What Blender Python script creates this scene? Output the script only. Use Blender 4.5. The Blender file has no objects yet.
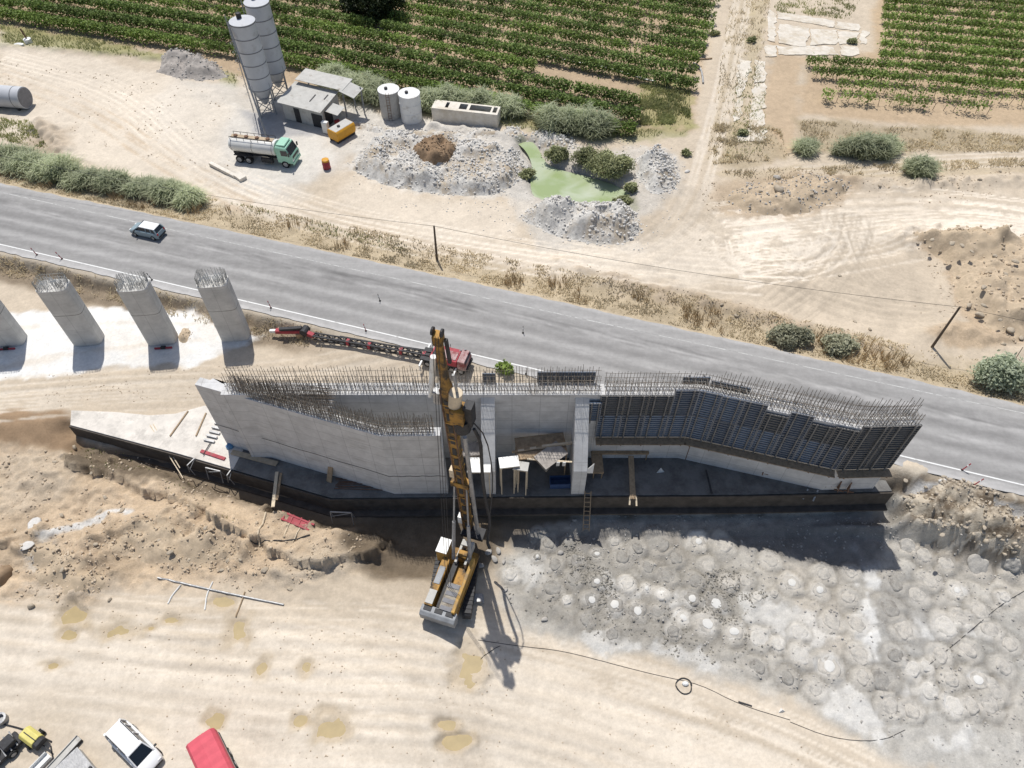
import bpy, math, random
import numpy as np
R=math.radians
rng=np.random.default_rng(7); rnd=random.Random(5)
scn=bpy.context.scene; COL=scn.collection
# ---------------------------------------------------------------- camera geometry of the drone: pixel -> place on a level
TH=R(39); F=720.; CH=57.; S_,C_=math.sin(TH),math.cos(TH)
def at(u,v,z=0.):
    a=(u-512)/F; b=(384-v)/F
    t=(z-CH)/(-C_+b*S_)
    return (a*t,(S_+b*C_)*t)
def pl(pts,z=0.): return [at(u,v,z) for u,v in pts]
# ---------------------------------------------------------------- noise
TAB=rng.random((256,256))
def vn(x,y,s=0):
    x=np.asarray(x,float)+s*17.31; y=np.asarray(y,float)+s*9.77
    xi=np.floor(x).astype(int); yi=np.floor(y).astype(int); fx=x-xi; fy=y-yi
    fx=fx*fx*(3-2*fx); fy=fy*fy*(3-2*fy)
    a=TAB[xi&255,yi&255]; b=TAB[(xi+1)&255,yi&255]; c=TAB[xi&255,(yi+1)&255]; d=TAB[(xi+1)&255,(yi+1)&255]
    return (a*(1-fx)+b*fx)*(1-fy)+(c*(1-fx)+d*fx)*fy
def fb(x,y,o=4,s=0,g=.5):
    r=0; A=1; T=0
    for i in range(o):
        r=r+A*vn(x*2**i,y*2**i,s+i*3); T+=A; A*=g
    return r/T-.5          # about -.5 .. .5
def sst(e0,e1,x):
    t=np.clip((x-e0)/(e1-e0),0,1); return t*t*(3-2*t)
def sdf(poly,X,Y):         # + inside
    d=np.full(X.shape,1e9); ins=np.zeros(X.shape,bool); n=len(poly)
    for i in range(n):
        x0,y0=poly[i]; x1,y1=poly[(i+1)%n]; dx,dy=x1-x0,y1-y0
        t=np.clip(((X-x0)*dx+(Y-y0)*dy)/(dx*dx+dy*dy+1e-9),0,1)
        d=np.minimum(d,(X-x0-t*dx)**2+(Y-y0-t*dy)**2)
        if y0!=y1: ins^=((y0>Y)!=(y1>Y))&(X<dx*(Y-y0)/dy+x0)
    return np.where(ins,1,-1)*np.sqrt(d)
def ldist(pts,X,Y):
    d=np.full(X.shape,1e9)
    for (x0,y0),(x1,y1) in zip(pts,pts[1:]):
        dx,dy=x1-x0,y1-y0
        t=np.clip(((X-x0)*dx+(Y-y0)*dy)/(dx*dx+dy*dy+1e-9),0,1)
        d=np.minimum(d,(X-x0-t*dx)**2+(Y-y0-t*dy)**2)
    return np.sqrt(d)
def smooth(pts,n=2):       # Chaikin
    for _ in range(n):
        q=[pts[0]]
        for a,b in zip(pts,pts[1:]):
            q+=[tuple(.75*i+.25*j for i,j in zip(a,b)),tuple(.25*i+.75*j for i,j in zip(a,b))]
        pts=q+[pts[-1]]
    return pts
# ---------------------------------------------------------------- materials
def pm(name,col,rough=.85,var=.18,sc=2.,bump=.15,bsc=None,metal=0.,spec=.3,coord='Object',col2=None,sc2=.35,f2=.5):
    m=bpy.data.materials.new(name); m.use_nodes=True; nt=m.node_tree; N=nt.nodes; L=nt.links
    b=N['Principled BSDF']; b.inputs['Roughness'].default_value=rough; b.inputs['Metallic'].default_value=metal
    b.inputs['Specular IOR Level'].default_value=spec
    tc=N.new('ShaderNodeTexCoord'); n=N.new('ShaderNodeTexNoise'); n.inputs['Scale'].default_value=sc; n.inputs['Detail'].default_value=6
    n.inputs['Roughness'].default_value=.65
    L.new(tc.outputs[coord],n.inputs['Vector'])
    r=N.new('ShaderNodeValToRGB'); e=r.color_ramp.elements; e[0].position=.3; e[1].position=.7
    e[0].color=(*[c*(1-var) for c in col],1); e[1].color=(*[min(.95,c*(1+var)) for c in col],1)
    L.new(n.outputs['Fac'],r.inputs[0]); out=r.outputs[0]
    if col2:
        n2=N.new('ShaderNodeTexNoise'); n2.inputs['Scale'].default_value=sc2; n2.inputs['Detail'].default_value=7; n2.inputs['Roughness'].default_value=.7
        L.new(tc.outputs[coord],n2.inputs['Vector'])
        r2=N.new('ShaderNodeMapRange'); r2.inputs[1].default_value=f2-.06; r2.inputs[2].default_value=f2+.1; L.new(n2.outputs['Fac'],r2.inputs[0])
        mx=N.new('ShaderNodeMixRGB'); L.new(r2.outputs[0],mx.inputs[0]); L.new(out,mx.inputs[1]); mx.inputs[2].default_value=(*col2,1); out=mx.outputs[0]
    L.new(out,b.inputs['Base Color'])
    if bump:
        bn=N.new('ShaderNodeTexNoise'); bn.inputs['Scale'].default_value=bsc or sc*4; bn.inputs['Detail'].default_value=6; L.new(tc.outputs[coord],bn.inputs['Vector'])
        bp=N.new('ShaderNodeBump'); bp.inputs['Strength'].default_value=bump; bp.inputs['Distance'].default_value=.08
        L.new(bn.outputs['Fac'],bp.inputs['Height']); L.new(bp.outputs[0],b.inputs['Normal'])
    return m
M={}
M['rust']=pm('rusty_steel',(.17,.10,.065),.8,.35,3)
M['steel']=pm('bare_steel',(.34,.34,.34),.5,.25,2,metal=.4)
M['dark']=pm('dark_steel',(.035,.035,.038),.6,.4,3)
M['rubber']=pm('black_rubber',(.022,.022,.022),.9,.2,4)
M['grey']=pm('grey_paint',(.28,.29,.3),.6,.2,1.5)
M['white']=pm('white_paint',(.74,.74,.72),.4,.07,1.,.05,col2=(.45,.42,.37),sc2=.8,f2=.62)
M['yellow']=pm('orange_paint',(.46,.27,.065),.6,.25,1.5,col2=(.2,.15,.1),sc2=.9,f2=.55)
M['yellow2']=pm('dirty_orange_paint',(.43,.23,.045),.6,.3,2.2,col2=(.05,.035,.02),sc2=1.1,f2=.5)
M['orange']=pm('orange_tank_paint',(.62,.31,.03),.5,.12,1.)
M['red']=pm('red_paint',(.33,.045,.06),.6,.25,2,col2=(.22,.14,.12),sc2=1.2,f2=.62)
M['glass']=pm('dark_glass',(.012,.016,.022),.08,.1,1,0,spec=.6)
M['wood']=pm('weathered_timber',(.34,.25,.16),.85,.3,3)
M['palewood']=pm('pale_timber',(.62,.52,.38),.8,.15,3)
M['ply']=pm('plywood',(.42,.34,.24),.8,.2,2)
M['zinc']=pm('corrugated_dusty_sheet',(.47,.46,.43),.7,.12,1.2,col2=(.3,.27,.23),sc2=.9,f2=.62)
M['white2']=None
M['silo']=pm('silo_grey_paint',(.5,.51,.53),.5,.08,.6,.04,col2=(.36,.36,.36),sc2=.5,f2=.62)
M['seam']=pm('silo_seam',(.2,.2,.21),.7,.2,2)
M['rebar']=pm('reinforcing_steel',(.24,.205,.17),.7,.4,2.5,0)
M['rebar2']=pm('pale_reinforcing_steel',(.42,.41,.38),.6,.3,2.5,0)
# ---------------------------------------------------------------- mesh helpers
def mesh_np(name,V,Fq,mat,parent=None,loc=None,smooth_=False,col=None):
    V=np.asarray(V,np.float32); Fq=np.asarray(Fq,np.int32); k=Fq.shape[1]
    me=bpy.data.meshes.new(name); me.vertices.add(len(V)); me.vertices.foreach_set('co',V.ravel())
    me.loops.add(Fq.size); me.loops.foreach_set('vertex_index',Fq.ravel())
    me.polygons.add(len(Fq)); me.polygons.foreach_set('loop_start',np.arange(0,Fq.size,k,dtype=np.int32)); 
    me.update(calc_edges=True)
    if smooth_: me.polygons.foreach_set('use_smooth',np.ones(len(Fq),bool))
    if col is not None:
        a=me.color_attributes.new('Col','FLOAT_COLOR','POINT'); a.data.foreach_set('color',np.asarray(col,np.float32).ravel())
    me.materials.append(mat); me.validate()
    o=bpy.data.objects.new(name,me); COL.objects.link(o)
    if parent: o.parent=parent
    if loc is not None: o.location=loc
    return o
class MB:
    def __init__(s): s.v=[]; s.f=[]
    def add(s,vs,fs):
        n=len(s.v); s.v+=[tuple(p) for p in vs]; s.f+=[tuple(i+n for i in f) for f in fs]; return s
    def box(s,c,d,rz=0.,rx=0.,ry=0.):
        hx,hy,hz=[k/2 for k in d]; out=[]
        for z in (-hz,hz):
            for x,y in ((-hx,-hy),(hx,-hy),(hx,hy),(-hx,hy)):
                p=(x,y,z)
                if rx: p=(p[0],p[1]*math.cos(rx)-p[2]*math.sin(rx),p[1]*math.sin(rx)+p[2]*math.cos(rx))
                if ry: p=(p[0]*math.cos(ry)+p[2]*math.sin(ry),p[1],-p[0]*math.sin(ry)+p[2]*math.cos(ry))
                if rz: p=(p[0]*math.cos(rz)-p[1]*math.sin(rz),p[0]*math.sin(rz)+p[1]*math.cos(rz),p[2])
                out.append((p[0]+c[0],p[1]+c[1],p[2]+c[2]))
        return s.add(out,[(3,2,1,0),(4,5,6,7),(0,1,5,4),(1,2,6,5),(2,3,7,6),(3,0,4,7)])
    def frame(s,p,q):
        d=[b-a for a,b in zip(p,q)]; l=math.sqrt(sum(k*k for k in d)) or 1e-6; d=[k/l for k in d]
        r=(0,0,1) if abs(d[2])<.95 else (1,0,0)
        a=(d[1]*r[2]-d[2]*r[1],d[2]*r[0]-d[0]*r[2],d[0]*r[1]-d[1]*r[0]); l=math.sqrt(sum(k*k for k in a)); a=[k/l for k in a]
        b=(a[1]*d[2]-a[2]*d[1],a[2]*d[0]-a[0]*d[2],a[0]*d[1]-a[1]*d[0]); return a,b
    def tube(s,p,q,r,n=8,r2=None,cap=True):
        r2=r if r2 is None else r2; a,b=s.frame(p,q); vs=[]
        for c,rr in ((p,r),(q,r2)):
            for i in range(n):
                t=2*math.pi*(i+.5)/n; vs.append([c[k]+rr*(math.cos(t)*a[k]+math.sin(t)*b[k]) for k in range(3)])
        fs=[(i,(i+1)%n,n+(i+1)%n,n+i) for i in range(n)]
        if cap: fs+=[tuple(range(n))[::-1],tuple(range(n,2*n))]
        return s.add(vs,fs)
    def bar(s,p,q,w,h=None):
        h=h or w; a,b=s.frame(p,q); vs=[]
        for c in (p,q):
            for x,y in ((-1,-1),(1,-1),(1,1),(-1,1)): vs.append([c[k]+x*w/2*a[k]+y*h/2*b[k] for k in range(3)])
        return s.add(vs,[(3,2,1,0),(4,5,6,7),(0,1,5,4),(1,2,6,5),(2,3,7,6),(3,0,4,7)])
    def path(s,pts,r,n=6):
        for a,b in zip(pts,pts[1:]): s.tube(a,b,r,n)
        return s
    def prism(s,poly,z0,z1):
        n=len(poly); a=sum(poly[i][0]*poly[(i+1)%n][1]-poly[(i+1)%n][0]*poly[i][1] for i in range(n))
        if a<0: poly=poly[::-1]
        zz0=z0 if hasattr(z0,'__len__') else [z0]*n; zz1=z1 if hasattr(z1,'__len__') else [z1]*n
        return s.add([(x,y,z) for (x,y),z in zip(poly,zz0)]+[(x,y,z) for (x,y),z in zip(poly,zz1)],
            [tuple(range(n))[::-1],tuple(range(n,2*n))]+[(i,(i+1)%n,n+(i+1)%n,n+i) for i in range(n)])
    def lathe(s,prof,n=24,c=(0,0,0)):
        vs=[]; fs=[]; k=len(prof)
        for r,z in prof:
            for i in range(n): t=2*math.pi*i/n; vs.append((c[0]+r*math.cos(t),c[1]+r*math.sin(t),c[2]+z))
        for j in range(k-1):
            for i in range(n): fs.append((j*n+i,j*n+(i+1)%n,(j+1)*n+(i+1)%n,(j+1)*n+i))
        fs+=[tuple(range(n))[::-1],tuple(range((k-1)*n,k*n))]
        return s.add(vs,fs)
    def loft(s,rings,caps=True):
        n=len(rings[0]); vs=[p for r in rings for p in r]; fs=[]
        for j in range(len(rings)-1):
            for i in range(n): fs.append((j*n+i,j*n+(i+1)%n,(j+1)*n+(i+1)%n,(j+1)*n+i))
        if caps: fs+=[tuple(range(n))[::-1],tuple(range((len(rings)-1)*n,len(rings)*n))]
        return s.add(vs,fs)
    def build(s,name,mat,parent=None,world=False,bevel=0,smooth_=False,loc=None):
        v=s.v
        if world and parent: v=[(x-parent.location.x,y-parent.location.y,z-parent.location.z) for x,y,z in v]
        me=bpy.data.meshes.new(name); me.from_pydata(v,[],s.f); me.update()
        uv=me.uv_layers.new(name='UVMap')
        for p in me.polygons:
            nx,ny,nz=p.normal
            for li in p.loop_indices:
                x,y,z=s.v[me.loops[li].vertex_index]
                if abs(nz)>.8: uv.data[li].uv=(x,y)
                else:
                    l=math.hypot(nx,ny); uv.data[li].uv=((-ny*x+nx*y)/l,z)
        if smooth_:
            me.polygons.foreach_set('use_smooth',[True]*len(me.polygons))
            me.set_sharp_from_angle(angle=R(38))
        me.materials.append(mat)
        o=bpy.data.objects.new(name,me); COL.objects.link(o)
        if parent: o.parent=parent
        if loc is not None: o.location=loc
        if bevel:
            b=o.modifiers.new('bevel','BEVEL'); b.width=bevel; b.segments=2; b.limit_method='ANGLE'
        return o
def tag(o,label,cat,group=None):
    o['label']=label; o['category']=cat; o['kind']='thing'
    if group: o['group']=group
    return o
def thing(name,label,cat,loc=(0,0,0),rz=0.,group=None):
    o=bpy.data.objects.new(name,None); COL.objects.link(o); o.location=loc; o.rotation_euler=(0,0,rz); o.empty_display_size=.3
    return tag(o,label,cat,group)
def struct(o,k='structure'): o['kind']=k; return o
def dup(o,parent=None,loc=None,rz=None,scale=None,label=None):
    c=o.copy(); COL.objects.link(c)
    if parent: c.parent=parent
    if loc is not None: c.location=loc
    if rz is not None: c.rotation_euler=(0,0,rz)
    if scale is not None: c.scale=scale if hasattr(scale,'__len__') else (scale,)*3
    if label: c['label']=label
    for ch in list(o.children): dup(ch,c)
    return c
ORD=['first','second','third','fourth','fifth','sixth','seventh','eighth','ninth','tenth','eleventh','twelfth','thirteenth','fourteenth','fifteenth','sixteenth','seventeenth','eighteenth','nineteenth','twentieth']
# ---------------------------------------------------------------- road axis
RN=[(-65.9,78.3),(-37.9,70.2),(-28.1,67.2),(-8.2,61.0),(21.9,51.3),(49.9,42.6)]
RS=[(-60.,65.25),(-27.8,55.4),(34.9,35.7),(45.4,32.45)]
def fitline(p,deg):
    c=np.polyfit([a for a,b in p],[b for a,b in p],deg)
    d=np.polyder(c)
    def f(x):
        x=np.asarray(x,float); xc=np.clip(x,-70,60)
        return np.polyval(c,xc)+np.polyval(d,xc)*(x-xc)
    return f
road_n=fitline(RN,2); road_s=fitline(RS,2)
line_n=fitline([(-65.07,76.5),(-34.98,67.24),(-30.16,65.88),(-8.06,59.16),(21.54,49.58),(49.5,41.7)],2)
line_s=fitline([(-60.6,66.51),(-29.33,56.78),(-8.99,50.7),(2.59,47.14),(35.79,36.64),(45.85,33.55)],2)
# ================================================================ TERRAIN
def cat_(*a): return np.unique(np.round(np.concatenate(a),3))
xs=cat_(np.array([-4000,-2500,-1500,-900,-500,-320,-240,-190,-160,-140,-125,-115,-110,-106,-103]),np.arange(-100,100.1,.24),np.array([103,106,110,115,125,140,160,190,240,320,500,900,1500,2500,4000]))
ys=cat_(np.array([-2000,-1000,-500,-200,-100,-50,-30,-20,-10,-5,-2,0,2,3.5,4.5]),np.arange(5,62,.2),np.arange(62,140.1,.27),np.array([141,143,146,150,156,164,175,190,220,260,320,420,600,900,1400,2200,4000]))
X,Y=np.meshgrid(xs,ys)
warp1=fb(X/3,Y/3,4,1); warp2=fb(X/.9,Y/.9,3,5); big=fb(X/14,Y/14,4,9); fine=fb(X/.5,Y/.5,2,13)
Z=np.zeros_like(X)
COLR=np.zeros(X.shape+(3,)); ROUGH=np.full(X.shape,.35)
SAND=np.array((.525,.445,.345)); LIGHT=np.array((.64,.57,.475)); DIRT=np.array((.36,.28,.195)); DARK=np.array((.22,.16,.10)); GREY=np.array((.475,.448,.40))
WHITE=np.array((.74,.73,.70)); STRAW=np.array((.47,.385,.26)); SOIL=np.array((.425,.325,.22)); WEED=np.array((.17,.17,.07)); YARD=np.array((.52,.49,.44))
COLR[:]=SAND
def win(poly,m):
    a=np.array(poly); x0,y0=a.min(0)-m; x1,y1=a.max(0)+m
    return (slice(np.searchsorted(ys,y0),np.searchsorted(ys,y1)),slice(np.searchsorted(xs,x0),np.searchsorted(xs,x1)))
def zmask(poly,soft=.6,w=1.2,w2=.4):
    sl=win(poly,soft+w+w2+1); d=sdf(poly,X[sl],Y[sl])+warp1[sl]*2*w+warp2[sl]*2*w2
    return sl,sst(-soft,soft,d)
def paint(poly,col,a=1.,soft=.6,w=1.2,w2=.4,rough=None):
    sl,m=zmask(poly,soft,w,w2); m=m*a
    COLR[sl]=COLR[sl]*(1-m[...,None])+np.asarray(col)*m[...,None]
    if rough is not None: ROUGH[sl]=ROUGH[sl]*(1-m)+rough*m
def stroke(pts,width,col,a=1.,soft=.3,w=.3,w2=.15):
    sl=win(pts,width+2); d=ldist(pts,X[sl],Y[sl])+warp1[sl]*2*w+warp2[sl]*2*w2
    m=(1-sst(width-soft,width+soft,d))*a; COLR[sl]=COLR[sl]*(1-m[...,None])+np.asarray(col)*m[...,None]
def ridge(pts,h,width,rough=.0,asym=0):
    sl=win(pts,width*2.6+1); d=ldist(pts,X[sl],Y[sl])+warp1[sl]*width*.8
    m=np.exp(-(d/width)**2); Z[sl]+=h*m*(1+rough*2*(warp2[sl]+warp1[sl]))
def flatten(poly,z,soft=.5,w=.6,w2=.2):
    sl,m=zmask(poly,soft,w,w2); Z[sl]=Z[sl]*(1-m)+z*m
# --- levels
rn,rs=road_n(X),road_s(X); above=Y-rn; below=rs-Y
big2=fb(X/25,Y/25,3,21)
north=.8+.3*big+.05*warp1
Z=np.where(above>0,north,Z)
vp=sst(0,5,above); Z=np.where(above>0,1.12*(1-vp)+vp*north-np.sin(np.clip(above/5,0,1)*math.pi)*.35+.12*warp2*vp,Z)
inroad=(above<=0)&(below<=0); Z=np.where(inroad,1.12,Z)
# south of the road: shoulder, eroded bank, work strip at 0
bw=below+warp1*1.3+warp2*.5
bank=sst(.5,1.7,bw); Z=np.where(below>0,1.12*(1-bank)+bank*(.02+.04*warp1),Z)
ramp=sst(-26,-16,X)*(1-sst(32,36,X)); soft_bank=sst(.4,6,below)
Z=np.where(below>0,Z*(1-ramp)+ramp*(1.12*(1-soft_bank)+soft_bank*(.05+.04*warp1)),Z)
# south work level
SB=[(-400,44),(-60,41.6),(-46,41.2),(-42,41.8),(-30,39),(-16,36),(20,36),(30,34.9),(34.8,34.4),(37,34.0),(45,31.2),(60,26.5),(100,14),(400,-79),(400,-2000),(-400,-2000)]
sdS=sdf(SB,X,Y)
low=-1.25-2.15*sst(-9,3,X)*sst(2.6,4.1,sdS)
wS=sst(-.6,.9,sdS+warp2*.6)
westslope=1-sst(-46,-43,X); wS=wS*(1-westslope)+westslope*sst(-1,3.2,sdS+warp1*1.2)
eastslope=sst(34.5,37,X); wS=wS*(1-eastslope)+eastslope*sst(-.5,4.6,sdS+warp1*3.0+warp2*1.2)
Z=Z*(1-wS)+wS*(low+.05*warp1+.15*big*sst(-30,-5,-X-20))
# east bank rubble
eb=eastslope*np.exp(-((sdS-1.6)/2.2)**2); Z+=eb*(warp1*2.4+warp2*1.7+fine*.5+.3)
# trench along the slab
TR=[(-42,38.8),(-31.5,36.4),(-26,34.7),(-16.5,31.8),(-6.5,31.9),(34.5,32.4)]
sl=win(TR,4); d=ldist(TR,X[sl],Y[sl])+warp1[sl]*.8; m=1-sst(.5,1.5,d); Z[sl]=Z[sl]*(1-m)+(-1.85-1.1*sst(-6,0,X[sl]))*m
# hollow in the wall's shade beside the rig
flatten(pl([(385,512),(480,508),(500,520),(490,560),(440,580),(380,572),(345,556)],-1.6),-2.1,1.0,.8)
# benches and spoil in the west
B1=pl([(60,452),(140,462),(205,487),(270,512),(330,530),(385,540),(360,552),(300,566),(275,556),(262,545),(200,512),(110,478),(70,470)],-.8)
sl,m=zmask(B1,.13,.7,.6); Z[sl]+=m*(.95+.3*warp1[sl])
for p,h,w in (([(100,540),(140,525),(175,522),(210,535),(245,552)],.9,1.7),([(20,520),(60,545),(110,575),(75,590)],.7,1.5),([(0,550),(15,545)],1.1,1.3),([(262,570),(300,572),(340,562),(385,548)],.35,.9),([(180,505),(240,535)],.5,1.0),([(40,470),(100,490)],.5,1.6)):
    ridge(pl(p,-1),h,w,.9)
BZ=pl([(-40,455),(60,448),(140,455),(260,505),(385,540),(375,556),(330,572),(270,585),(230,585),(120,585),(90,605),(-40,600)],-1.)
sl,m=zmask(BZ,1.5,1.5,.6); Z[sl]+=m*(np.abs(warp2[sl])*.9+fine[sl]*.5-.1)
sl=win(BZ,3)
# pond
POND=smooth(pl([(528,145),(541,150),(549,168),(575,174),(605,182),(624,196),(618,205),(590,203),(560,199),(540,193),(536,180),(539,168),(533,155),(522,148),(528,145)],.4),2)
sl=win(POND,5); d=sdf(POND,X[sl],Y[sl]); m=sst(-2.0,0,d+warp2[sl]); Z[sl]=Z[sl]*(1-m)-.25*m
# little spoil ridges in the north yard
for p,h,w in (([(560,265),(700,300),(820,330),(890,352)],.35,1.2),([(800,178),(900,186),(1024,180)],.6,1.3),([(430,128),(520,136)],.5,.9),([(0,46),(120,54),(210,66)],.3,1.),([(40,125),(60,150),(75,165)],.8,1.8),
    ([(640,262),(715,305),(760,318)],.3,.8),([(905,238),(960,236),(1000,250)],.9,1.8),([(930,335),(960,330),(1024,350)],.5,1.5)):
    ridge(pl(p,.8),h,w,.9)
# hollow at right
sl,m=zmask(pl([(790,250),(880,240),(945,250),(950,300),(900,325),(800,318)],.8),2,1.5,.5); Z[sl]-=m*.5
# --- ruts of wheels
def ruts(px_,z,gap=1.0,depth=.1,col=None,a=.5,n=1,width=.3):
    P=smooth(pl(px_,z),2)
    for k in range(n):
        off=(k-(n-1)/2)*.9+rnd.uniform(-.35,.35)
        for sgn in (-gap,gap):
            Q=[]
            for i,p in enumerate(P):
                q=P[min(i+1,len(P)-1)]; o=P[max(i-1,0)]; dx,dy=q[0]-o[0],q[1]-o[1]; l=math.hypot(dx,dy) or 1
                Q.append((p[0]-dy/l*(sgn+off),p[1]+dx/l*(sgn+off)))
            sl=win(Q,2); d=ldist(Q,X[sl],Y[sl])+warp2[sl]*.2
            Z[sl]-=depth*np.exp(-(d/.32)**2)-depth*.6*np.exp(-((d-.6)/.3)**2)
            if col is not None:
                m=(1-sst(width*.5,width*1.5,d+warp1[sl]*.5))*a*(.5+1.0*np.clip(.5+big[sl]*2+warp1[sl],0,1)); COLR[sl]=COLR[sl]*(1-m[...,None])+np.asarray(col)*m[...,None]
# --- colours (of the surface, with cast shade painted into some patches)
paint([(-600,60),(600,-300),(600,4000),(-600,4000)],SAND,.0)
fl=pl([(-300,-60),(712,-60),(700,40),(692,132),(600,134),(520,125),(430,97),(330,88),(240,78),(165,54),(0,30),(-300,-5)],.8); paint(fl,SOIL,1,1,1.,.6,.6)
paint(pl([(0,24),(110,40),(240,74),(235,86),(165,60),(60,50),(0,47)],.8),WEED*1.5,.75,.8,1.5,.8,.8)
paint(pl([(300,70),(420,92),(600,126),(690,128),(685,138),(600,140),(500,128),(400,110),(330,92)],.8),WEED*1.4,.6,.8,1.5,.8)
fr=pl([(880,-60),(1300,-60),(1400,140),(1000,126),(890,124),(800,112),(806,58),(872,52)],.8); paint(fr,SOIL*1.08,1,1,.8,.5,.5)
paint(pl([(770,40),(800,58),(800,150),(770,165),(762,120)],.8),SOIL*1.1,.9,1,1.2,.5)
paint(pl([(795,118),(1024,135),(1200,140),(1200,152),(960,152),(800,152)],.8),STRAW*.75,.85,1,1.5,.8,.7)
paint(pl([(715,118),(770,125),(790,160),(740,172),(712,160)],.8),STRAW*.8,.8,.8,1.2,.8,.6)
paint(pl([(720,175),(800,165),(1024,160),(1200,165),(1200,172),(900,178),(760,185)],.8),STRAW*.9,.6,.6,1.2,.8,.6)
for p in ([(735,-10),(755,-10),(745,60),(725,130),(715,165),(705,160),(722,80)],[(752,0),(768,0),(760,60),(748,100),(735,160),(722,160),(738,90)]): paint(pl(p,.8),STRAW*.8+WEED*.25,.6,.4,.8,.8)
paint(pl([(680,130),(705,60),(715,-20),(690,-20)],.8),SOIL*1.15,.7,.8,1.,.5)
paint(pl([(640,85),(690,80),(690,125),(640,125)],.8),WEED*1.6,.6,.6,1.5,1.)
# yard of the mixing plant and the ground round the tanks
paint(pl([(180,75),(300,100),(375,105),(380,150),(345,170),(300,195),(240,200),(190,160),(150,110)],.8),YARD,.75,2,2.5,.6)
paint(pl([(232,104),(280,120),(330,140),(335,165),(310,185),(262,190),(225,170),(222,130)],.8),YARD*1.12,.9,1.2,1.5,.5)
paint(pl([(240,110),(280,112),(310,135),(262,140)],.8),(.3,.3,.31),.7,.8,1.,.4)  # silo shadow painted as a darker patch on the yard
paint(pl([(350,105),(430,120),(500,128),(540,140),(530,200),(420,195),(345,170),(350,140)],.8),YARD*1.1,.9,.8,1.5,.6,.8)
paint(pl([(500,130),(600,150),(680,150),(688,195),(640,215),(640,248),(540,250),(510,215),(510,170)],.8),YARD*1.0,.75,.8,1.5,.7,.8)
paint(pl([(345,175),(420,195),(520,205),(520,235),(420,235),(335,205)],.8),LIGHT,.5,1.5,1.5,.5)
paint(pl([(0,45),(160,70),(230,110),(200,180),(300,215),(260,220),(130,185),(0,135)],.8),LIGHT,.65,2,2.5,.5)
paint(pl([(40,125),(70,130),(60,180),(20,145)],.8),DIRT,.55,1,1.5,.5)
paint(pl([(440,235),(560,258),(690,225),(730,210),(900,205),(1024,200),(1200,210),(1200,260),(880,230),(800,250),(700,285),(620,290)],.8),LIGHT,.6,2,2.5,.6)
for p in ([(700,205),(760,260),(860,300),(940,310)],[(720,290),(800,290),(900,270)],[(740,250),(860,215),(1024,205)],[(560,215),(640,240),(690,200),(705,160),(730,60),(745,-40)]):
    stroke(smooth(pl(p,.8),2),2.2,SAND*.93,.6,1.,.8)
paint(pl([(715,185),(800,172),(860,180),(835,208),(770,222),(720,212)],.8),DIRT*1.15,.8,1,1.2,.6,.7)
paint(pl([(935,232),(1024,236),(1200,240),(1200,345),(1024,350),(950,345),(930,335),(965,320),(950,290),(945,255),(905,240)],.8),DIRT*1.32,.95,.6,1.2,.6,.8)
paint(pl([(560,262),(720,300),(900,350),(900,362),(760,322),(640,300)],.8),DIRT*1.1,.6,.6,1.2,.7,.6)
# straw verge north of the road
vm=sst(-.4,.4,above+warp1*.5)*(1-sst(3.0,6.0,above+warp1*4+warp2*2)); COLR=COLR*(1-vm[...,None])+(STRAW*.95)*vm[...,None]*.9+COLR*vm[...,None]*.1; ROUGH=np.maximum(ROUGH,vm*.8)
# bank and strip south of the road
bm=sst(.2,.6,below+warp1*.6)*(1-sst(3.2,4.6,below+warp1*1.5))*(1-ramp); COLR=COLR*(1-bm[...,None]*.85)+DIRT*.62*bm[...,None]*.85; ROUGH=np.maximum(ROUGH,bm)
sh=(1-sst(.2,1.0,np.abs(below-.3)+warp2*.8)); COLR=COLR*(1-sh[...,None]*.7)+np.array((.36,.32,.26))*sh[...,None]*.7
for p in ([(60,330),(120,325),(180,345),(130,358)],[(0,350),(60,360),(30,376)],[(195,318),(225,330),(220,345),(200,340)],[(100,355),(190,352),(180,366),(110,366)]): paint(pl(p,0),SAND*1.15,.0,.8,1.,.8)
paint(pl([(0,380),(200,370),(440,358),(440,385),(225,392),(190,412),(80,412),(0,415)],0),SAND*.93,.9,1,1.2,.4)
paint(pl([(-20,416),(66,412),(86,446),(60,450),(-20,452)],-.5),(.30,.205,.125),.95,.5,.6,.25,.5)
# white blinding pad under the piers
PAD=pl([(-40,316),(30,312),(70,309),(130,310),(190,313),(214,324),(234,330),(262,336),(246,346),(222,351),(190,366),(130,368),(60,376),(-40,384)],0)
sl,m=zmask(PAD,.15,.5,.15); Z[sl]=Z[sl]*(1-m)+m*(.04+.03*warp2[sl]); paint(PAD,WHITE*.95,1,.35,.7,.5,.3)
for p in ([(60,330),(120,325),(180,345),(130,358)],[(0,350),(60,360),(30,376)],[(195,318),(225,330),(220,345),(200,340)],[(100,355),(190,352),(180,366),(110,366)]): paint(pl(p,0),SAND*1.3,.22,.8,1.2,1.)
for p in ([(0,368),(90,350),(200,340)],[(0,330),(100,322),(220,325)]): stroke(smooth(pl(p,0),2),.3,SAND*1.1,.4,.3,.8,.4)
sl,m=zmask(pl([(170,335),(180,325),(195,330),(200,345),(185,352)],0),.5,.6,.3); 
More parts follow.
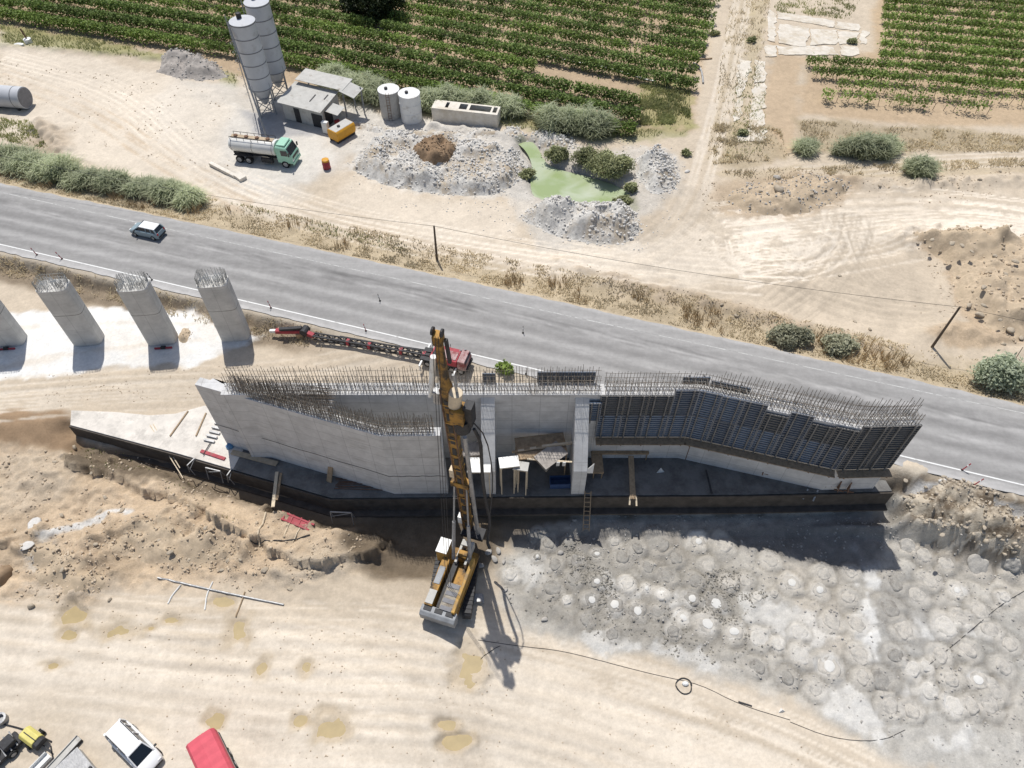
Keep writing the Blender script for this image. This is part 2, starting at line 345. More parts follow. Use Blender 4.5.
# south: haul road pale bands
paint(pl([(-60,610),(200,640),(420,620),(560,650),(760,705),(900,768),(900,900),(-60,900)],-1.2),LIGHT*1.03,.9,3,3,.6,.2)
for i,p in enumerate(([(-40,650),(200,668),(420,660),(640,705),(800,760)],[(-40,690),(240,705),(470,700),(700,760)],[(-40,628),(150,640),(300,655),(470,640)],[(260,600),(360,640),(460,690),(480,768)])):
    stroke(smooth(pl(p,-1.2),2),.9+.3*(i%2),SAND*.97,.25,.8,1.0,.4)
paint(pl([(-60,725),(70,700),(120,740),(120,800),(-60,800)],-1.2),SAND*.9,.7,2,1.5,.5)
paint(pl([(500,640),(700,690),(860,745),(930,790),(840,790),(640,700)],-1.4),SAND*.88,.8,1.2,1.2,.6)
paint(BZ,DIRT*1.62,.9,1.2,1.2,.7,1.)
paint(pl([(110,530),(180,518),(250,552),(235,575),(150,560),(95,590),(70,570)],-1),DIRT*1.32,.8,.8,1.2,.6,1.)
paint(pl([(0,430+20),(100,452),(60,500),(0,520)],-1),SAND*.95,.6,1,1.2,.6)
stroke(smooth(pl([(45,536),(70,528),(95,520),(112,508),(130,512)],-1),2),.35,WHITE*.9,.9,.15,.35,.2)
paint(pl([(20,555),(50,530),(62,560),(40,580)],-1),GREY*1.1,.7,.5,.8,.4)
paint(pl([(285,560),(385,545),(480,560),(440,590),(420,620),(300,610),(255,590)],-1.2),SAND*.9,.8,1.5,1.5,.6)
paint(pl([(340,545),(385,512),(500,512),(505,560),(440,585),(375,575)],-1.7),DIRT*.42,.95,.8,.8,.4,.7)  # abutment's cast shadow painted dark over the soil of the hollow
TRp=[(-44,39.5),(-31.5,36.4),(-26,34.7),(-16.5,31.8),(-6.5,31.9),(34.5,32.4)]; TRp[0]=(-41,38.3); stroke(TRp,1.7,DIRT*.42,.9,.5,.6,.3)  # wet trench soil, darkened further for the wall shadow
# grout platform
paint([(x+(x-c_[0])*.26,y+(y-c_[1])*.3) for c_ in [(sum(p[0] for p in POND)/len(POND),sum(p[1] for p in POND)/len(POND))] for x,y in POND[:-1]],(.27,.27,.19),.75,.5,.6,.3,.5)
PLAT=pl([(494,548),(540,522),(600,508),(900,500),(1100,600),(1200,900),(960,775),(880,742),(800,690),(720,668),(640,648),(560,636),(520,622),(498,598)],-1.5)
paint(PLAT,GREY,1,.7,.9,.5,.8)
sl,m=zmask(PLAT,1,.9,.5)
cell=np.abs(fb(X[sl]/1.6,Y[sl]/1.6,3,31)); rdg=1-np.abs(fb(X[sl]/1.1,Y[sl]/1.1,4,37))*5; Z[sl]+=m*(.30*(cell-.12)+.22*warp2[sl]+.15*warp1[sl]+.16*np.clip(rdg,0,1)*(big2[sl]+.5)+.12*fine[sl])
for p,c,a in (([(520,605),(560,570),(640,590),(720,610),(740,645),(640,640),(560,632)],(.27,.255,.23),.8),([(560,555),(600,545),(625,590),(585,600)],(.26,.25,.23),.7),([(700,570),(760,575),(760,640),(690,630)],(.27,.26,.235),.6),
    ([(878,575),(920,560),(960,640),(900,680),(870,650)],(.34,.335,.32),.8),([(880,505),(920,510),(1010,560),(990,610),(900,560)],(.5,.475,.425),.7),([(640,520),(680,520),(700,560),(650,565)],(.45,.39,.32),.6),([(790,560),(850,570),(850,650),(800,640)],(.50,.45,.38),.7),
    ([(960,600),(1060,620),(1060,690),(980,680)],(.40,.39,.36),.8),([(760,545),(850,560),(840,600),(770,590)],(.46,.42,.36),.6),([(850,700),(960,690),(1060,760),(1060,800),(930,770)],(.47,.455,.42),.7)): paint(pl(p,-2.6),c,a*.8,.5,1.,1.)
paint(pl([(500,560),(560,530),(640,530),(720,545),(770,600),(760,650),(700,655),(600,635),(520,615)],-2.8),(.315,.295,.258),.6,.8,1.2,1.0)
for p in ([(860,548),(884,556),(880,600),(877,650),(866,655),(862,600)],[(820,690),(850,680),(905,720),(900,738),(860,726),(830,712)],[(745,590),(790,596),(830,625),(815,650),(790,655),(770,628),(748,618)],[(508,560),(530,548),(548,570),(538,588),(515,582)],[(600,582),(625,570),(640,590),(612,610)],
    [(900,690),(925,668),(930,692),(910,705)],[(660,590),(690,586),(700,612),(672,625)],[(930,736),(975,728),(985,744),(950,752)],[(960,620),(985,616),(990,632)],[(920,620),(960,622),(955,634),(918,632)],[(548,636),(640,648),(720,664),(700,652),(600,634)]):
    paint(pl(p,-2.6),WHITE*.9,.8 if p[0]==(860,548) else .5,.22,.9,1.1,.6)
paint(pl([(505,522),(900,508),(890,560),(850,566),(700,525),(505,545)],-1.5),(.17,.16,.15),.8,.9,.8,.5)  # dark stains painted in to extend the wall shadow beside the slab
def z8(l): return [(480+a/3.94,500+b/3.94,r/3.94,c) for a,b,r,c in l]
def z7(l): return [(740+a/3.6,500+b/3.6,r/3.6,c) for a,b,r,c in l]
heads=z8([(225,225,26,1),(295,255,42,1),(285,345,56,1),(370,310,48,2),(460,325,42,2),(440,395,48,2),(530,415,55,2),(620,440,50,1),(655,350,28,0),(715,370,40,0),(800,465,42,0),(835,390,48,2),(930,410,60,2),(895,490,60,1),(1000,520,56,1),(700,175,62,1),(660,265,38,1),(560,225,48,1),(860,165,48,1),(960,180,55,1),(460,215,34,1),(520,530,36,2),(740,300,44,1),(850,320,44,2),(580,330,40,0),(120,300,40,0),(230,140,38,1),(380,240,40,2),(340,395,30,0),(420,470,40,2),(270,170,40,1),(620,190,40,1),(770,230,44,1),(900,260,44,1),(980,330,44,1),(700,440,40,1),(760,520,40,2),(350,165,32,1),(530,165,32,1)])+\
 z7([(285,325,42,1),(390,350,38,1),(185,300,48,1),(300,265,44,1),(60,350,26,0),(120,340,24,1),(70,500,50,0),(135,520,32,0),(215,480,38,0),(220,560,48,0),(320,600,58,1),(510,650,54,2),(540,390,52,2),(590,470,50,1),(780,325,40,0),(850,240,56,1),(855,650,54,1),(680,690,44,0),(620,610,44,0),(670,600,32,0),(970,520,44,1),(680,290,48,1),(600,170,44,1),(740,230,40,1),(770,740,46,0),(830,740,44,1),(950,600,44,1),(950,350,34,0),(740,455,54,0),(660,200,42,1),(430,560,48,1),(420,450,44,1),(640,340,46,1),(860,400,46,1),(900,470,46,1),(820,540,46,1),(720,560,44,1),(330,440,48,1),(270,680,42,1),(960,250,44,1),(540,740,44,1),(620,760,40,1),(900,740,44,1),(440,640,40,1),(20,290,40,1),(110,220,44,1),(60,600,40,2),(170,640,40,2),(400,260,36,1),(560,300,44,2),(760,650,42,1),(920,690,44,1),(560,560,44,2),(800,430,42,1)])
CAPS=z8([(225,225,0,0),(460,325,0,0),(440,395,0,0),(530,415,0,0),(620,440,0,0),(655,350,0,0),(800,465,0,0),(835,390,0,0),(930,410,0,0),(895,490,0,0),(1000,520,0,0),(860,165,0,0),(460,215,0,0)])+z7([(285,325,0,0),(780,325,0,0),(320,600,0,0),(185,300,0,0),(855,650,0,0)])
hrng=np.random.default_rng(3); HEADS=[]
for i,(u,v,r,c) in enumerate(heads):
    if u<745 and c==1 and i%5<3: c=2
    r=r/11.0; x,y=at(u,v,-3.35); cap=any(abs(u-a)+abs(v-b_)<.5 for a,b_,_,_ in CAPS); HEADS.append((x,y,r,c,cap,u,v)); sl=win([(x-r*1.5,y-r*1.5),(x+r*1.5,y+r*1.5)],.5)
    q=np.sqrt((X[sl]-x)**2+(Y[sl]-y)**2)/r+warp2[sl]*.55+warp1[sl]*.5; ins_=1-sst(.9,1.08,q); gr=np.exp(-((q-1.12)/.13)**2)*(.5+.9*np.clip(.5+warp2[sl]*1.6,0,1)); Z[sl]+=(.05+.07*hrng.random())*ins_+.03*np.cos(q*9)*ins_-.10*gr
    t_=(.92+.2*hrng.random())*(1.14 if c==0 else (1. if c==1 else .78)); tint=np.array((.485,.455,.405))*t_; m=(ins_*.55)[...,None]; COLR[sl]=COLR[sl]*(1-m)+tint*m
    m=(gr*.5)[...,None]; COLR[sl]=COLR[sl]*(1-m)+np.array((.22,.205,.18))*m
    m=((1-sst(.35,.75,q+warp2[sl]*.6))*(.6 if (c==0 or cap) else .12))[...,None]; COLR[sl]=COLR[sl]*(1-m)+WHITE*.95*m
# east bank colours, low spots darkened for the shadow under the shoulder
sl=np.where(eb>.15); 
ebm=np.clip(eb*1.6,0,1)[...,None]; ebc=np.where((warp1+warp2*.6)[...,None]>-.01,np.array((.55,.49,.40)),DIRT*.55); COLR=COLR*(1-ebm*.9)+ebc*ebm*.9; ROUGH=np.maximum(ROUGH,ebm[...,0])
paint(pl([(915,486),(960,500),(968,510),(940,512),(905,492)],-.3),WHITE*.95,.9,.3,.4,.3); paint(pl([(980,502),(1030,520),(1060,545),(1000,525)],-.3),WHITE*.95,.9,.3,.4,.3)
for p,n,c,a,wd in (([(0,60),(120,90),(200,170),(300,212),(420,240),(560,262)],5,LIGHT*1.15,.5,.15),([(0,75),(90,110),(160,160),(250,205)],3,DIRT*1.4,.4,.15),([(745,-20),(728,70),(708,150),(690,210),(640,255),(560,258)],2,LIGHT*1.0,.5,.3),([(690,215),(740,250),(850,300),(930,308)],7,SAND*.76,.4,.12),([(720,225),(850,212),(940,210),(1040,222)],9,LIGHT*1.18,.55,.12),
    ([(730,262),(830,245),(960,222),(1040,235)],8,LIGHT*1.18,.55,.12),([(800,175),(900,164),(1040,158)],2,LIGHT,.5,.25),([(560,250),(650,262),(760,272)],7,LIGHT*1.15,.5,.12),([(850,215),(845,245),(820,280),(780,310)],6,SAND*.76,.4,.12),([(840,215),(850,250),(880,285),(930,300)],6,SAND*.76,.35,.12),([(735,240),(790,232),(840,238),(800,262),(740,262),(735,240)],4,LIGHT*1.18,.55,.14),([(700,190),(685,225),(640,250)],5,SAND*.78,.35,.12)):
    ruts(p,.8,1.0,.03,c,a,n,wd)
for p,n,c,a in (([(-20,400),(120,388),(240,384),(420,366)],2,LIGHT,.45),): ruts(p,0,1.,.03,c,a,5,.14)
for p,n,c,a in (([(-20,618),(180,640),(360,640),(520,660),(760,730),(880,790)],3,LIGHT*1.08,.6),([(-20,660),(240,690),(480,690),(700,750)],4,LIGHT*1.1,.5),([(-20,600),(60,606),(150,625),(300,640)],2,SAND*.9,.35),([(300,620),(400,650),(440,700),(460,780)],2,SAND*.9,.35),
    ([(-20,700),(300,730),(520,740),(640,790)],3,SAND*.94,.4)):
    ruts(p,-1.2,1.05,.025,c,a,n+3,.13)
# streaks that run with the haul roads
st=.6*fb((X+.33*Y)/9,(Y+.33*X)/.55,3,41)*sst(-40,-30,-Y)*(1-sst(.0,1.5,-1.2-Z-1.5)); COLR*=(1+.35*st*sst(-1.0,-1.05,Z)*(1-.0))[...,None]
RG=np.clip(ROUGH*1.4-.2,0,1); COLR*=(1+.17*big+(.08+.16*RG)*warp1+(.05+.2*RG)*warp2+(.05+.25*RG)*fine)[...,None]
COLR=np.clip(COLR,.02,.85)
PUD=[]
for (u,v,rx,ry) in [(72,617,1.1,.8),(121,630,1.8,.7),(69,634,.7,.55),(238,629,.9,1.1),(170,620,.9,.45),(53,665,.8,.4),(150,628,.5,.25),(214,720,.9,.6),(328,727,1.2,1.0),(470,665,1.1,1.5),(458,742,1.0,.5),(300,720,.5,.6),(448,725,.8,.35),(222,602,.9,.4),(262,668,.5,.8),(304,668,.6,.6)]:
    x,y=at(u,v,-1.3 if u<380 else -2.2); sl=win([(x-rx*2,y-ry*2),(x+rx*2,y+ry*2)],1); q=np.sqrt(((X[sl]-x)/rx)**2+((Y[sl]-y)/ry)**2)+warp2[sl]*1.6+warp1[sl]*.8
    zb_=float(np.median(Z[sl])); PUD.append((x,y,rx,ry,zb_-.135)); m=1-sst(.9,1.75,q); Z[sl]=Z[sl]*(1-m)+m*(zb_-.22+.16*np.clip(q,0,1.6)**2); c=(1-sst(.9,1.9,q))[...,None]*.55; COLR[sl]=COLR[sl]*(1-c)+np.array((.40,.315,.205))*c
Z+=.05*fine*np.clip(ROUGH*2-.4,0,1)
def ground(x,y):
    x=np.asarray(x,float); y=np.asarray(y,float)
    i=np.clip(np.searchsorted(xs,x)-1,0,len(xs)-2); j=np.clip(np.searchsorted(ys,y)-1,0,len(ys)-2)
    fx=np.clip((x-xs[i])/(xs[i+1]-xs[i]),0,1); fy=np.clip((y-ys[j])/(ys[j+1]-ys[j]),0,1)
    return (Z[j,i]*(1-fx)+Z[j,i+1]*fx)*(1-fy)+(Z[j+1,i]*(1-fx)+Z[j+1,i+1]*fx)*fy
def G(u,v,z0=0.):
    z=z0
    for _ in range(6): x,y=at(u,v,z); z=float(ground(x,y))
    return (x,y,z)
ny,nx=X.shape
idx=np.arange(nx*ny).reshape(ny,nx); quads=np.stack([idx[:-1,:-1],idx[:-1,1:],idx[1:,1:],idx[1:,:-1]],-1).reshape(-1,4)
def soil_mat():
    m=bpy.data.materials.new('dusty_soil'); m.use_nodes=True; nt=m.node_tree; N=nt.nodes; L=nt.links; b=N['Principled BSDF']
    b.inputs['Roughness'].default_value=.95; b.inputs['Specular IOR Level'].default_value=.12
    at_=N.new('ShaderNodeVertexColor'); at_.layer_name='Col'; g=N.new('ShaderNodeNewGeometry')
    def noise(sc,d=6,r=.7):
        n=N.new('ShaderNodeTexNoise'); n.inputs['Scale'].default_value=sc; n.inputs['Detail'].default_value=d; n.inputs['Roughness'].default_value=r; L.new(g.outputs['Position'],n.inputs['Vector']); return n
    def mr(s,a,b_,c,d):
        k=N.new('ShaderNodeMapRange'); k.inputs[1].default_value=a; k.inputs[2].default_value=b_; k.inputs[3].default_value=c; k.inputs[4].default_value=d; L.new(s,k.inputs[0]); return k.outputs[0]
    n1=noise(1.1,8); n2=noise(3.4,9,.8)
    m1=N.new('ShaderNodeMath'); m1.operation='MULTIPLY'; L.new(mr(n1.outputs[0],.3,.7,.93,1.06),m1.inputs[0]); L.new(mr(n2.outputs[0],.3,.7,.84,1.13),m1.inputs[1])
    mx=N.new('ShaderNodeVectorMath'); mx.operation='SCALE'; L.new(at_.outputs['Color'],mx.inputs[0]); L.new(m1.outputs[0],mx.inputs['Scale'])
    L.new(mx.outputs[0],b.inputs['Base Color'])
    n3=noise(2.8,9,.8); bp=N.new('ShaderNodeBump'); bp.inputs['Distance'].default_value=.22; L.new(n3.outputs[0],bp.inputs['Height']); L.new(at_.outputs['Alpha'],bp.inputs['Strength'])
    n4=noise(7,6,.85); sp=mr(n4.outputs[0],.35,.65,.74,1.16); mlp=N.new('ShaderNodeMix'); L.new(at_.outputs['Alpha'],mlp.inputs[0]); mlp.inputs[2].default_value=1.; L.new(sp,mlp.inputs[3])
    m2=N.new('ShaderNodeMath'); m2.operation='MULTIPLY'; L.new(m1.outputs[0],m2.inputs[0]); L.new(mlp.outputs[0],m2.inputs[1]); L.new(m2.outputs[0],mx.inputs['Scale'])
    L.new(bp.outputs[0],b.inputs['Normal']); return m
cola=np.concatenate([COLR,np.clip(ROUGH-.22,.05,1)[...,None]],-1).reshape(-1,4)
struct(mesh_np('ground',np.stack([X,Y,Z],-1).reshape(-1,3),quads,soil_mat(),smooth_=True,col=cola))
# ================================================================ ROAD
def ribbon(fa,fb_,z,x0,x1,step,jit=0.,seed=0):
    xx=np.arange(x0,x1,step); a=fa(xx); b=fb_(xx)
    j=fb(xx/1.2,xx*0+seed,4,seed)*2*jit; n=9 if jit else 2
    V=[];
    for k in range(n):
        t=k/(n-1); yy=a*(1-t)+b*t+(j if k==0 else (-fb(xx/1.4,xx*0+seed+5,4,seed+7)*2*jit if k==n-1 else 0)); V.append(np.stack([xx,yy,np.full_like(xx,z)],-1))
    V=np.stack(V,0); m=len(xx); I=np.arange(n*m).reshape(n,m); q=np.stack([I[:-1,:-1],I[1:,:-1],I[1:,1:],I[:-1,1:]],-1).reshape(-1,4)[:,::-1]
    return V.reshape(-1,3),q,n,m
def asphalt():
    m=bpy.data.materials.new('worn_asphalt'); m.use_nodes=True; nt=m.node_tree; N=nt.nodes; L=nt.links; b=N['Principled BSDF']; b.inputs['Roughness'].default_value=.9; b.inputs['Specular IOR Level'].default_value=.2
    vc=N.new('ShaderNodeVertexColor'); vc.layer_name='Col'; g=N.new('ShaderNodeNewGeometry')
    mp=N.new('ShaderNodeMapping'); mp.inputs['Rotation'].default_value=(0,0,R(17.3)); mp.inputs['Scale'].default_value=(.035,.9,1); L.new(g.outputs['Position'],mp.inputs['Vector'])
    n=N.new('ShaderNodeTexNoise'); n.inputs['Scale'].default_value=1.6; n.inputs['Detail'].default_value=7; n.inputs['Roughness'].default_value=.6; L.new(mp.outputs[0],n.inputs['Vector'])
    n2=N.new('ShaderNodeTexNoise'); n2.inputs['Scale'].default_value=1.2; n2.inputs['Detail'].default_value=9; n2.inputs['Roughness'].default_value=.75; L.new(g.outputs['Position'],n2.inputs['Vector'])
    a1=N.new('ShaderNodeMapRange'); a1.inputs[1].default_value=.3; a1.inputs[2].default_value=.7; a1.inputs[3].default_value=.92; a1.inputs[4].default_value=1.08; L.new(n.outputs[0],a1.inputs[0])
    a2=N.new('ShaderNodeMapRange'); a2.inputs[1].default_value=.25; a2.inputs[2].default_value=.75; a2.inputs[3].default_value=.82; a2.inputs[4].default_value=1.15; L.new(n2.outputs[0],a2.inputs[0])
    mm=N.new('ShaderNodeMath'); mm.operation='MULTIPLY'; L.new(a1.outputs[0],mm.inputs[0]); L.new(a2.outputs[0],mm.inputs[1])
    sc=N.new('ShaderNodeVectorMath'); sc.operation='SCALE'; L.new(vc.outputs[0],sc.inputs[0]); L.new(mm.outputs[0],sc.inputs['Scale']); L.new(sc.outputs[0],b.inputs['Base Color'])
    bp=N.new('ShaderNodeBump'); bp.inputs['Strength'].default_value=.15; bp.inputs['Distance'].default_value=.03; n3=N.new('ShaderNodeTexNoise'); n3.inputs['Scale'].default_value=9; L.new(g.outputs['Position'],n3.inputs['Vector']); L.new(n3.outputs[0],bp.inputs['Height']); L.new(bp.outputs[0],b.inputs['Normal'])
    return m
V,q,_,_=ribbon(road_n,road_s,1.2,-600,600,.5,.35,3)
# finer across: rebuild with 40 strips
xx=np.concatenate([np.arange(-900,-100,20),np.arange(-100,100,.5),np.arange(100,900,20)]); NT=44
V=[]; Cc=[]
jn=fb(xx/1.3,xx*0+3,4,3)*.5; js=fb(xx/1.1,xx*0+8,5,8,.7)*.45
for k in range(NT):
    t=k/(NT-1); yy=road_n(xx)*(1-t)+road_s(xx)*t
    if k==0: yy=yy+jn
    if k==NT-1: yy=yy+js
    V.append(np.stack([xx,yy,np.full_like(xx,1.2)],-1))
    ln=(road_n(0)-line_n(0))/(road_n(0)-road_s(0)); ls=(road_n(0)-line_s(0))/(road_n(0)-road_s(0))
    def g_(c,w): return math.exp(-((t-c)/w)**2)
    base=.305; lane=(t-ln)/(ls-ln)
    base+=-.05*g_(ln+.12*(ls-ln),.05)-.065*g_(ln+.37*(ls-ln),.06)+.045*g_(ln+.50*(ls-ln),.03)-.07*g_(ln+.64*(ls-ln),.05)+.035*g_(ln+.76*(ls-ln),.03)-.045*g_(ln+.90*(ls-ln),.05)
    if t>ls+.01: base+=.07
    if t<ln: base+=.015
    if t<.03 or t>.97: base+=.05
    nz=fb(xx/20,xx*0+t*30,3,50)*.06+fb(xx/3,xx*0+t*60,3,51)*.03
    bb=base+nz; bb=bb*(1+math.exp(-((lane-.2)/.1)**2)*(fb(xx/2.5,xx*0+t*90,4,57))*.9+math.exp(-((lane-.55)/.05)**2)*fb(xx/2,xx*0+t*90,3,59)*.5-.22*np.clip(fb(xx/9,xx*0+round(t*9)*3.7,2,63)-.22,0,.1)*10*(abs(lane-.3)<.2)); Cc.append(np.stack([bb*1.02,bb*.995,bb*.965,np.ones_like(bb)],-1))
V=np.stack(V,0); m_=len(xx); I=np.arange(NT*m_).reshape(NT,m_); q=np.stack([I[:-1,:-1],I[1:,:-1],I[1:,1:],I[:-1,1:]],-1).reshape(-1,4)
ROADO=struct(mesh_np('road',V.reshape(-1,3),q,asphalt(),col=np.stack(Cc,0).reshape(-1,4)))
M['line']=pm('road_paint',(.72,.72,.70),.7,.1,1.5,0,coord='Object',col2=(.4,.39,.37),sc2=1.5,f2=.6)
M['line2']=pm('worn_road_paint',(.5,.5,.48),.7,.15,1.5,0,col2=(.28,.275,.265),sc2=1.2,f2=.5)
for f,w,mt in ((line_n,.055,M['line2']),(line_s,.075,M['line'])):
    xx=np.arange(-300,300,1.); V=np.concatenate([np.stack([xx,f(xx)+w,np.full_like(xx,1.204)],-1),np.stack([xx,f(xx)-w,np.full_like(xx,1.204)],-1)]); n=len(xx); i=np.arange(n-1)
    mesh_np('edge_line',V,np.stack([i,i+n,i+n+1,i+1],-1),mt,parent=ROADO)
# pond
wat=bpy.data.materials.new('milky_green_water'); wat.use_nodes=True; nt=wat.node_tree; b=nt.nodes['Principled BSDF']; b.inputs['Roughness'].default_value=.12
g=nt.nodes.new('ShaderNodeNewGeometry'); n=nt.nodes.new('ShaderNodeTexNoise'); n.inputs['Scale'].default_value=.22; n.inputs['Detail'].default_value=4; n.inputs['Distortion'].default_value=.8; nt.links.new(g.outputs['Position'],n.inputs['Vector'])
r=nt.nodes.new('ShaderNodeValToRGB'); r.color_ramp.elements[0].position=.36; r.color_ramp.elements[0].color=(.29,.36,.17,1); r.color_ramp.elements[1].position=.62; r.color_ramp.elements[1].color=(.47,.51,.385,1)
nt.links.new(n.outputs[0],r.inputs[0]); nt.links.new(r.outputs[0],b.inputs['Base Color'])
mb=MB(); xs_=[p[0] for p in POND]; c=(sum(xs_)/len(xs_),sum(p[1] for p in POND)/len(POND))
big_p=[(c[0]+(x-c[0])*1.3,c[1]+(y-c[1])*1.35) for x,y in POND[:-1]]
mb.add([(x,y,.33) for x,y in big_p],[tuple(range(len(big_p)))]); o=mb.build('pond_water',wat)
struct(o)
if o.data.polygons[0].normal.z<0: o.data.flip_normals()
# muddy puddles
mud=pm('muddy_water',(.36,.275,.135),.5,.12,.8,0,coord='Object')
for (x,y,rx,ry,zp) in PUD:
    k=30; pts=[(x+rx*1.25*math.cos(2*math.pi*t/k),y+ry*1.25*math.sin(2*math.pi*t/k)) for t in range(k)]
    mb=MB(); mb.add([(0,0,0)]+[(a-x,b-y,0) for a,b in pts],[(0,t+1,(t+1)%k+1) for t in range(k)])
    struct(mb.build('mud_puddle',mud,loc=(x,y,zp)))
# ================================================================ VEGETATION
def leafmat(name,c1,c2,sc=1.6,tr=.25):
    m=bpy.data.materials.new(name); m.use_nodes=True; nt=m.node_tree; N=nt.nodes; L=nt.links; b=N['Principled BSDF']; b.inputs['Roughness'].default_value=.6; b.inputs['Specular IOR Level'].default_value=.25
    g=N.new('ShaderNodeNewGeometry'); n=N.new('ShaderNodeTexNoise'); n.inputs['Scale'].default_value=sc; n.inputs['Detail'].default_value=5; n.inputs['Roughness'].default_value=.8; L.new(g.outputs['Position'],n.inputs['Vector'])
    r=N.new('ShaderNodeValToRGB'); r.color_ramp.elements[0].position=.32; r.color_ramp.elements[0].color=(*c1,1); r.color_ramp.elements[1].position=.68; r.color_ramp.elements[1].color=(*c2,1); L.new(n.outputs[0],r.inputs[0])
    nb=N.new('ShaderNodeTexNoise'); nb.inputs['Scale'].default_value=.11; nb.inputs['Detail'].default_value=4; L.new(g.outputs['Position'],nb.inputs['Vector']); mb_=N.new('ShaderNodeMapRange'); mb_.inputs[1].default_value=.35; mb_.inputs[2].default_value=.65; mb_.inputs[3].default_value=.72; mb_.inputs[4].default_value=1.22; L.new(nb.outputs[0],mb_.inputs[0]); vs=N.new('ShaderNodeVectorMath'); vs.operation='SCALE'; L.new(r.outputs[0],vs.inputs[0]); L.new(mb_.outputs[0],vs.inputs['Scale']); r=vs; L.new(r.outputs[0],b.inputs['Base Color'])
    t=N.new('ShaderNodeBsdfTranslucent'); L.new(r.outputs[0],t.inputs[0]); mx=N.new('ShaderNodeMixShader'); mx.inputs[0].default_value=tr; L.new(b.outputs[0],mx.inputs[1]); L.new(t.outputs[0],mx.inputs[2]); L.new(mx.outputs[0],N['Material Output'].inputs[0])
    return m
M['vine']=leafmat('vine_leaves',(.11,.175,.035),(.29,.38,.095),1.2)
M['vine2']=leafmat('vine_leaves_dark',(.10,.16,.038),(.255,.335,.095),1.2)
M['reed']=leafmat('giant_reed_leaves',(.33,.37,.22),(.64,.67,.47),2.5,.45)
M['olivebush']=leafmat('olive_grey_leaves',(.27,.275,.18),(.52,.51,.37),2.2,.35)
M['oleander']=leafmat('pale_green_leaves',(.28,.32,.20),(.56,.61,.46),1.6,.35)
M['pondbush']=leafmat('dusty_green_leaves',(.23,.25,.115),(.45,.46,.25),1.2)
M['darktree']=leafmat('dark_tree_leaves',(.012,.02,.008),(.045,.06,.02),1.2,.1)
M['straw']=leafmat('dry_grass_blades',(.54,.45,.29),(.74,.65,.47),.8,.3)
M['weedb']=leafmat('green_weed_blades',(.24,.27,.10),(.46,.45,.22),.7,.3)
M['bark']=pm('bark',(.10,.075,.05),.9,.3,6)
M['stem']=pm('vine_wood',(.13,.10,.075),.9,.3,6)
def unit(v): return v/np.maximum(np.linalg.norm(v,axis=-1,keepdims=True),1e-9)
def leaves(Cc,s,up=.9,asp=.6,rg=rng):
    n=len(Cc); N_=unit(rg.normal(size=(n,3))+np.array((0,0,up))); t=unit(np.cross(N_,rg.normal(size=(n,3)))); b=np.cross(N_,t)
    sz=(s*(.6+.8*rg.random(n)))[:,None]
    t=t*sz; b=b*sz*asp
    V=np.stack([Cc-t,Cc-b*.9+t*.1,Cc+t,Cc+b*.9+t*.1],1).reshape(-1,3)
    return V,np.arange(4*n).reshape(-1,4)
def blades(P,h,lean,w,rg=rng,curve=1.,seg=3,direc=None):
    n=len(P); a=rg.random(n)*2*math.pi if direc is None else direc+rg.normal(size=n)*.6
    hh=h*(.6+.6*rg.random(n)); ln=lean*(.3+rg.random(n)); d=np.stack([np.cos(a),np.sin(a),0*a],-1); sd=np.stack([-np.sin(a+.6),np.cos(a+.6),0*a],-1)
    V=[]
    for k in range(seg+1):
        t=k/seg; c=P+d*(ln*hh*t**(1+curve))[:,None]+np.array((0,0,1))*(hh*(t-.35*ln*t*t))[:,None]
        ww=w*(1-.85*t**2)/2; V+= [c-sd*ww,c+sd*ww]
    V=np.stack(V,1); b=np.arange(n)*(2*(seg+1)); q=np.concatenate([np.stack([b+2*k,b+2*k+1,b+2*k+3,b+2*k+2],-1) for k in range(seg)])
    return V.reshape(-1,3),q
def cat2(L):
    V=[];Q=[];n=0
    for v,q in L: V.append(v); Q.append(q+n); n+=len(v)
    return np.concatenate(V),np.concatenate(Q)
